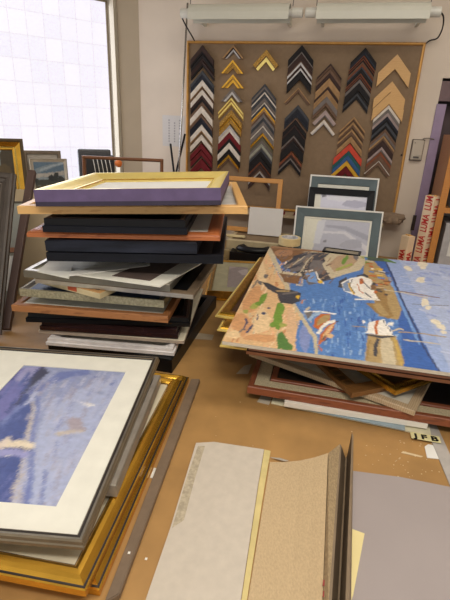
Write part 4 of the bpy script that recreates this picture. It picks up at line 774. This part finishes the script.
slab('grey_strip', 'long grey card strip running under the right pile towards the camera', 'card', [(424, 424), (436, 425), (480, 520), (464, 520)], T+.0004, .002, mat((172, 166, 160), .7))
slab('card_scrap', 'torn white card scrap lying near the long grey strip', 'scrap', [(424.5, 447), (427, 458), (445, 460), (442, 451), (436, 446), (428, 444.5)], T+.0006, .001, PAPER)
slab('paper_sliver', 'thin white sliver of paper left of the torn white scrap', 'scrap', [(401, 453), (403, 451.5), (423, 456.5), (421, 457.5)], T+.0004, .0008, mat((206, 184, 146), .7))
# crumbs on the table
bm = B()
for k in range(70):
    x, y = (random.uniform(345, 445), random.uniform(440, 482)) if k < 55 else (random.uniform(215, 420), random.uniform(395, 470))
    p = at(x, y, T); r = random.uniform(.0004, .0014); box(bm, (p.x-r, p.y-r*.7, T+.0002), (p.x+r, p.y+r*.7, T+.0009))
db = link('sawdust', bm, mat((214, 190, 150), .8)); tag(db, 'pale crumbs scattered on the table before the right pile', 'crumbs'); db['kind'] = 'stuff'
# ================================================================== FOREGROUND
GF = 'frames in the front left pile'
def fg(label, fr, br, z, w, prof, mats, ms=(0,), **k):
    """frame from its near right and far right corners; it runs off to the left"""
    A, Bq = at(*fr, z), at(*br, z); ey = (Bq-A).normalized(); ex = V((ey.y, -ey.x, 0)); O = A-ex*w
    M = axes(O, ex, ey); return frame(k.pop('name', 'picture_frame'), label, M, w, (Bq-A).length, prof, mats, ms, group=GF, **k), M, (Bq-A).length
PG = [(0, 0), (0, .011), (.002, .0125), (.0035, .0128), (.005, .0135), (.009, .018), (.013, .022), (.019, .024), (.0245, .0205), (.028, .0165), (.029, .016), (.031, .012), (.031, 0)]
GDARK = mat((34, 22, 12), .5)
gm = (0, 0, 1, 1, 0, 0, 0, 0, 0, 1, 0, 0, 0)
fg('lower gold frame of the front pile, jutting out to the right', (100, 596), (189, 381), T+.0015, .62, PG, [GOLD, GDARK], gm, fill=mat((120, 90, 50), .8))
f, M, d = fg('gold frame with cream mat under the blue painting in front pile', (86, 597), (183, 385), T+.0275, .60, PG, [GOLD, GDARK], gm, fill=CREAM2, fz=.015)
fg('silver grey frame between the blue painting and the gold frames', (117, 497), (161, 384), T+.053, .44, P_flat(.014, .024), [mat((150, 142, 132), .45, .3), SILV], (0, 1, 0, 0, 0, 0), fill=PAPER)
ZF = T+.0785
f, M, d = fg('framed blue painting with wide white mat on top of the front pile', (84, 550.5), (159.5, 361.5), ZF, .50, [(0, 0), (0, .005), (.0015, .007), (.002, .012), (.004, .0145), (.007, .0145), (.008, .0128), (.0115, .0135), (.013, .0125), (.014, .009), (.014, 0)], [mat((134, 122, 102), .35, .6), mat((44, 38, 34), .45), SILV], (0, 0, 0, 0, 2, 1, 1, 0, 1, 1, 0), name='framed_painting', cat='painting', fz=.007)
q = local(M, 56, 508, .0065); q2 = local(M, 126, 373, .0065); q3 = local(M, 22, 368, .0065)
w = .50; m = .012
xl, xr, yb, yt = q3[0], (q[0]+q2[0])/2, q[1], q2[1]
link('mat_board', (lambda bm: (prism(bm, [(m, m), (w-m, m), (xr, yb), (xl, yb)], .0075, .0095), prism(bm, [(w-m, m), (w-m, d-m), (xr, yt), (xr, yb)], .0075, .0095), prism(bm, [(w-m, d-m), (m, d-m), (xl, yt), (xr, yt)], .0075, .0095), prism(bm, [(m, d-m), (m, m), (xl, yb), (xl, yt)], .0075, .0095), bm)[-1])(B()), CREAM, f)
link('mat_bevel', ring(B(), xr-xl+.003, yt-yb+.003, [(0, 0), (0, .0016), (.0018, 0)], (0,)), WHITE, f, Matrix.Translation((xl-.0015, yb-.0015, .0079)))
a1, a2, a3, a4 = paint((112, 124, 176), .2, 25), paint((70, 84, 142), .2, 25), paint((168, 176, 206), .12, 25), paint((146, 154, 188), .15, 25)
a5, a6, a7, a8 = paint((190, 180, 172), .15, 25), paint((66, 68, 92), .3, 25), paint((150, 148, 188), .15, 25), paint((110, 110, 168), .2, 25)
F_ = [(a4, [(-60, 360), (140, 360), (140, 520), (-60, 520)]), (a3, [(50, 400), (126, 372), (100, 430), (60, 508), (30, 508), (36, 440)]),
      (a2, [(-60, 520), (-60, 400), (20, 385), (34, 402), (30, 430), (22, 470), (8, 520)]), (a8, [(-30, 430), (-10, 385), (22, 368), (44, 366), (24, 396), (4, 420)]), (a7, [(14, 380), (24, 368), (40, 367), (26, 384)]),
      (a6, stroke([(12, 412), (22, 396), (32, 382), (46, 369)], [1, 3, 6, 10])), (a1, stroke([(36, 392), (60, 376), (90, 372)], [4, 9, 5])), (a4, stroke([(44, 390), (70, 380), (110, 374)], [3, 6, 4])), (a1, stroke([(0, 425), (18, 408), (32, 400)], [4, 5, 3])),
      (a5, stroke([(33, 402), (33, 415), (27, 436), (24, 460), (16, 490), (14, 508)], [2, 3, 4, 3, 7, 9])), (a1, stroke([(37, 396), (38, 410), (33, 430), (32, 460), (26, 508)], [4, 3, 3, 4, 8])), (a3, stroke([(44, 420), (40, 450), (38, 480), (34, 506)], [3, 6, 5, 6])), (a1, stroke([(46, 470), (40, 506)], 3)),
      (a5, stroke([(56, 434), (84, 430)], 4)), (paint((166, 156, 166), .2), blob(76, 424, 9, 6)), (a1, blob(112, 384, 2, 1.5)), (a1, blob(115, 381, 1.5, 1.2)), (a4, blob(100, 393, 4, 1.6)), (a2, blob(96, 377, 1.5, 1)), (paint((140, 110, 96)), blob(84.5, 429.5, 1.6, 1)),
      (paint((214, 212, 218), .04), [(64, 398), (88, 403), (96, 405.5), (88, 407), (80, 402)]), (WHITE, [(88, 404.5), (96, 406), (88, 407)]),
      (paint((214, 200, 186), .08), [(-10, 448), (2, 440), (10, 436), (11, 441), (6, 446), (-8, 456)]), (paint((222, 208, 184), .08), [(6, 442), (20, 440), (36, 443.5), (34, 449), (20, 447), (5, 447)]), (paint((150, 150, 196), .1), [(-10, 452), (4, 448), (18, 449), (30, 452), (27, 458), (12, 455), (-10, 458)]), (a6, stroke([(2, 448), (20, 448.5), (33, 450)], .9)), (WHITE, blob(8, 456, 2, .7))]
fA = [paint(c) for c in ((176, 180, 206), (160, 166, 198), (150, 156, 192), (172, 170, 188), (158, 154, 174), (140, 148, 190), (184, 186, 206))]
fB = [paint(c) for c in ((80, 92, 150), (70, 82, 140), (90, 102, 160), (62, 72, 126), (104, 110, 164))]
D_ = []
for k in range(420):
    x = random.uniform(-20, 126); y = random.uniform(368, 507); ln = random.uniform(8, 22)
    edge = 30-(y-400)*.16 if y > 400 else 30+(400-y)*.5
    c = random.choice(fA) if x > edge else random.choice(fB)
    ang = .95 if x < edge else 1.9-.9*max(0, min(1, (470-y)/100))*.6
    dx_, dy_ = (-cos(.9)*ln, sin(.9)*ln) if x < edge else (-cos(ang-.6)*ln*.8, sin(ang-.6)*ln)
    D_.append((c, stroke([(x, y), (x+dx_*.5+1, y+dy_*.5), (x+dx_, y+dy_)], random.uniform(.7, 2.4))))
F_[10:10] = D_
art('picture', f, M, (xl-.003, yb-.003, xr+.003, yt+.003), .0072, F_, a4, .0024, .0022, .0042, .12, 6, .1)
# grey wooden moulding stick on the table
def stick(name, label, pts, z, h, m, cat='moulding'):
    P = [at(x, y, z) for x, y in pts]; c = (P[0]+P[2])/2; c.z = z
    bm = prism(B(), [(p.x-c.x, p.y-c.y) for p in P], 0, h); es = [e for e in bm.edges]
    bmesh.ops.bevel(bm, geom=es, offset=.0015, segments=2, affect='EDGES'); return tag(link(name, bm, m, None, Matrix.Translation(c)), label, cat)
MS = mat((118, 100, 82), .5, 0, .12, 40)
stick('moulding_stick', 'long grey brown moulding stick on the table beside gold frames', [(191, 383), (200, 383), (120, 600), (104, 610)], T+.0006, .013, MS)
slab('tape_piece', 'small white tape square beside the lower gold frame', 'tape', [(150, 478), (157, 479), (161, 470), (154, 468)], T+.0006, .001, PAPER)
for k, (x, y, lb) in enumerate(((146, 559, 'tiny white paper fleck between stick and grey board'), (129, 553, 'tiny white paper fleck on the grey brown stick'))):
    slab('paper_fleck', lb, 'scrap', [(x-1.5, y+.8), (x+1, y+1.2), (x+1.6, y-1), (x-.5, y-1.2)], T+(.0006 if k == 0 else .0142), .0008, WHITE)
# grey board in front
slab('grey_board', 'light grey mat board with yellow right edge lying at the front of table', 'mat board', [(196, 444), (214, 443), (264, 450.5), (258, 486), (240, 606), (144, 606), (170, 530)], T+.0006, .0030, mat((196, 186, 172), .8, 0, .05, 60, bump=.05))
gbd = bpy.data.objects['grey_board']; gc = gbd.location
bm = B(); prism(bm, [((at(x, y, T+.0036)-gc).x, (at(x, y, T+.0036)-gc).y) for x, y in ((198, 446), (205, 446), (194, 482), (184, 520), (172, 528), (186, 480))], .0030, .0033)
link('peeled_strip', bm, mat((176, 164, 142), .9, 0, .22, 160, bump=.4), gbd)
yb_ = slab('card_strip', 'narrow yellow card edge along the light grey board', 'card', [(264.4, 450.5), (270.5, 452), (264, 490), (246, 606), (240.6, 606), (258.5, 486)], T+.0006, .0026, mat((208, 190, 130), .7))
# linen covered moulding lengths: one profile drawn towards the camera
zz = T+.0008
def sweep_far_near(name, label, far, near, m, mats_idx, mats, cat='moulding'):
    """profile points (pixel x, pixel y, height) at the far and near ends, joined lengthwise"""
    Fp = [at(x, y, z) for x, y, z in far]; Np = [at(x, y, z) for x, y, z in near]; c = Fp[0].copy(); c.z = T
    bm = B(); n = len(far); a = [bm.verts.new(p-c) for p in Fp]; b = [bm.verts.new(p-c) for p in Np]
    a0 = [bm.verts.new(V((p.x, p.y, T+.0006))-c) for p in Fp]; b0 = [bm.verts.new(V((p.x, p.y, T+.0006))-c) for p in Np]
    for k in range(n-1):
        bm.faces.new((a[k], a[k+1], b[k+1], b[k])).material_index = mats_idx[k]; bm.faces.new((a0[k], b0[k], b0[k+1], a0[k+1]))
        bm.faces.new((a[k], a0[k], a0[k+1], a[k+1])).material_index = mats_idx[k]; bm.faces.new((b[k], b[k+1], b0[k+1], b0[k])).material_index = mats_idx[k]
    bm.faces.new((a[0], b[0], b0[0], a0[0])); bm.faces.new((a[-1], a0[-1], b0[-1], b[-1])).material_index = mats_idx[-1]
    return tag(link(name, bm, mats, None, Matrix.Translation(c)), label, cat)
LINEN = mat((190, 166, 130), .9, 0, .10, 420, (1, .5, 1), .3); LINEN2 = mat((168, 146, 112), .85, 0, .2, 160, (3, 1, 1), .4); TAUPE = mat((128, 110, 88), .6, 0, .1, 40)
sweep_far_near('linen_liner', 'broad linen covered liner with curved end lying in the front middle', [(270, 462, T+.002), (285, 462, T+.003), (300, 460.5, T+.007), (314, 457.5, T+.014), (328, 453, T+.022)], [(246, 612, T+.002), (268, 612, T+.003), (290, 612, T+.007), (307, 612, T+.014), (322, 612, T+.022)], None, [0, 0, 0, 0], [LINEN])
sweep_far_near('ribbed_moulding', 'taupe moulding with two sharp ridges standing beside the linen liner', [(328.5, 453, T+.022), (340, 444, T+.038), (341.5, 446, T+.037), (345.5, 458, T+.014), (347, 456, T+.015), (352, 432, T+.052), (353.5, 436, T+.050), (352, 470, T+.001)],
               [(322.5, 612, T+.022), (328, 612, T+.038), (331, 612, T+.037), (337, 612, T+.014), (339, 612, T+.015), (345, 612, T+.052), (349, 612, T+.050), (351, 612, T+.001)], None, [0, 1, 2, 1, 2, 1, 1], [LINEN2, TAUPE, mat((92, 76, 58), .6)])
for k, y in enumerate((583, 594)):
    slab('red_mark', ('upper' if k == 0 else 'lower')+' small red tag on the edge of the linen liner', 'tag', [(322.5, y+3), (325, y+3), (325.8, y-3), (323.2, y-3)], T+.0245, .0006, mat((150, 60, 54), .7), 'red tags on the linen edge')
slab('grey_sheet', 'large smooth grey sheet lying at the front right of the table', 'mat board', [(346, 471), (400, 478), (480, 494), (520, 612), (340, 612)], T+.0006, .0026, mat((158, 148, 146), .6, 0, .03, 8))
slab('yellow_card', 'narrow pale yellow card on the grey sheet beside the ridged moulding', 'card', [(351, 529), (364.5, 534), (353, 596), (349, 606)], T+.0036, .0012, mat((224, 208, 150), .7, 0, .03, 20))
slab('tape_piece', 'grey tab of paper at the far end of the linen liner', 'tape', [(270, 457.5), (285, 461.5), (289, 461), (280, 458)], T+.0036, .0006, mat((168, 158, 144), .7))
# ================================================================== LIGHT
def ceiling_lamp(x, y, rot, power, label):
    t = thing('ceiling_lamp', label, 'lamp', Matrix.Translation((x, y, 2.55)) @ Matrix.Rotation(rot, 4, 'Z'))
    link('housing', box(B(), (-.62, -.10, .02), (.62, .10, .08), 0, .004), mat((220, 218, 212), .5), t)
    l = bpy.data.lights.new('lamp_light', 'AREA'); l.shape = 'RECTANGLE'; l.size = 1.2; l.size_y = .18; l.energy = power; l.color = (1, .94, .85)
    o = bpy.data.objects.new('lamp_light', l); COL.objects.link(o); o.parent = t; o.matrix_local = Matrix.Translation((0, 0, .0))
    l2 = l.copy(); l2.energy = power*.5; o = bpy.data.objects.new('lamp_light', l2); COL.objects.link(o); o.parent = t; o.matrix_local = Matrix.Translation((0, 0, .085)) @ Matrix.Rotation(pi, 4, 'X')  # uplight added to brighten the ceiling that the gold frames reflect
ceiling_lamp(.0, -.25, .1, 20, 'fluorescent ceiling lamp over the near end of the table')
ceiling_lamp(.7, .9, .1, 11, 'fluorescent ceiling lamp over the right of the table')
# daylight through the window
l = bpy.data.lights.new('daylight', 'AREA'); l.shape = 'RECTANGLE'; l.size = wx1-wx0; l.size_y = wz1-SILL; l.energy = 14; l.color = (.86, .90, 1)
o = bpy.data.objects.new('window_daylight', l); COL.objects.link(o)
o.matrix_world = lm @ Matrix.Translation(((wx0+wx1)/2, (SILL+wz1)/2, -.05)) @ Matrix.Rotation(pi, 4, 'Y') @ Matrix.Rotation(pi, 4, 'Y')
o.matrix_world = lm @ Matrix.Translation(((wx0+wx1)/2, (SILL+wz1)/2, -.05)) @ Matrix.Rotation(pi, 4, 'X') 
w = bpy.data.worlds.new('world'); S.world = w; w.use_nodes = True
w.node_tree.nodes['Background'].inputs[0].default_value = (1, .95, .89, 1); w.node_tree.nodes['Background'].inputs[1].default_value = .72
# turn the whole room so that the sample wall runs along the x axis
RT = Matrix.Rotation(WY, 4, 'Z')
bpy.context.view_layer.update()
for o in list(S.objects):
    if o.parent is None: o.matrix_world = RT @ o.matrix_world
# ================================================================== CAMERA
cd = bpy.data.cameras.new('camera'); cd.sensor_fit = 'VERTICAL'; cd.sensor_height = 36; cd.lens = FOC/600*36; cd.clip_start = .02
co = bpy.data.objects.new('camera', cd); COL.objects.link(co)
F = V((0, cos(PIT), -sin(PIT))); R0 = V((1, 0, 0)); U0 = V((0, sin(PIT), cos(PIT)))
X = R0*cos(ROL)+U0*sin(ROL); Yv = -R0*sin(ROL)+U0*cos(ROL)
Mx = Matrix.Identity(4)
for i, c_ in enumerate((X, Yv, -F)): Mx.col[i] = (*c_, 0)
Mx.col[3] = (*EYE, 1); co.matrix_world = RT @ Mx
S.camera = co
S.view_settings.view_transform = 'Standard'; S.view_settings.look = 'None'; S.view_settings.gamma = 1; S.view_settings.exposure = 0.0; S.view_settings.use_curve_mapping = False
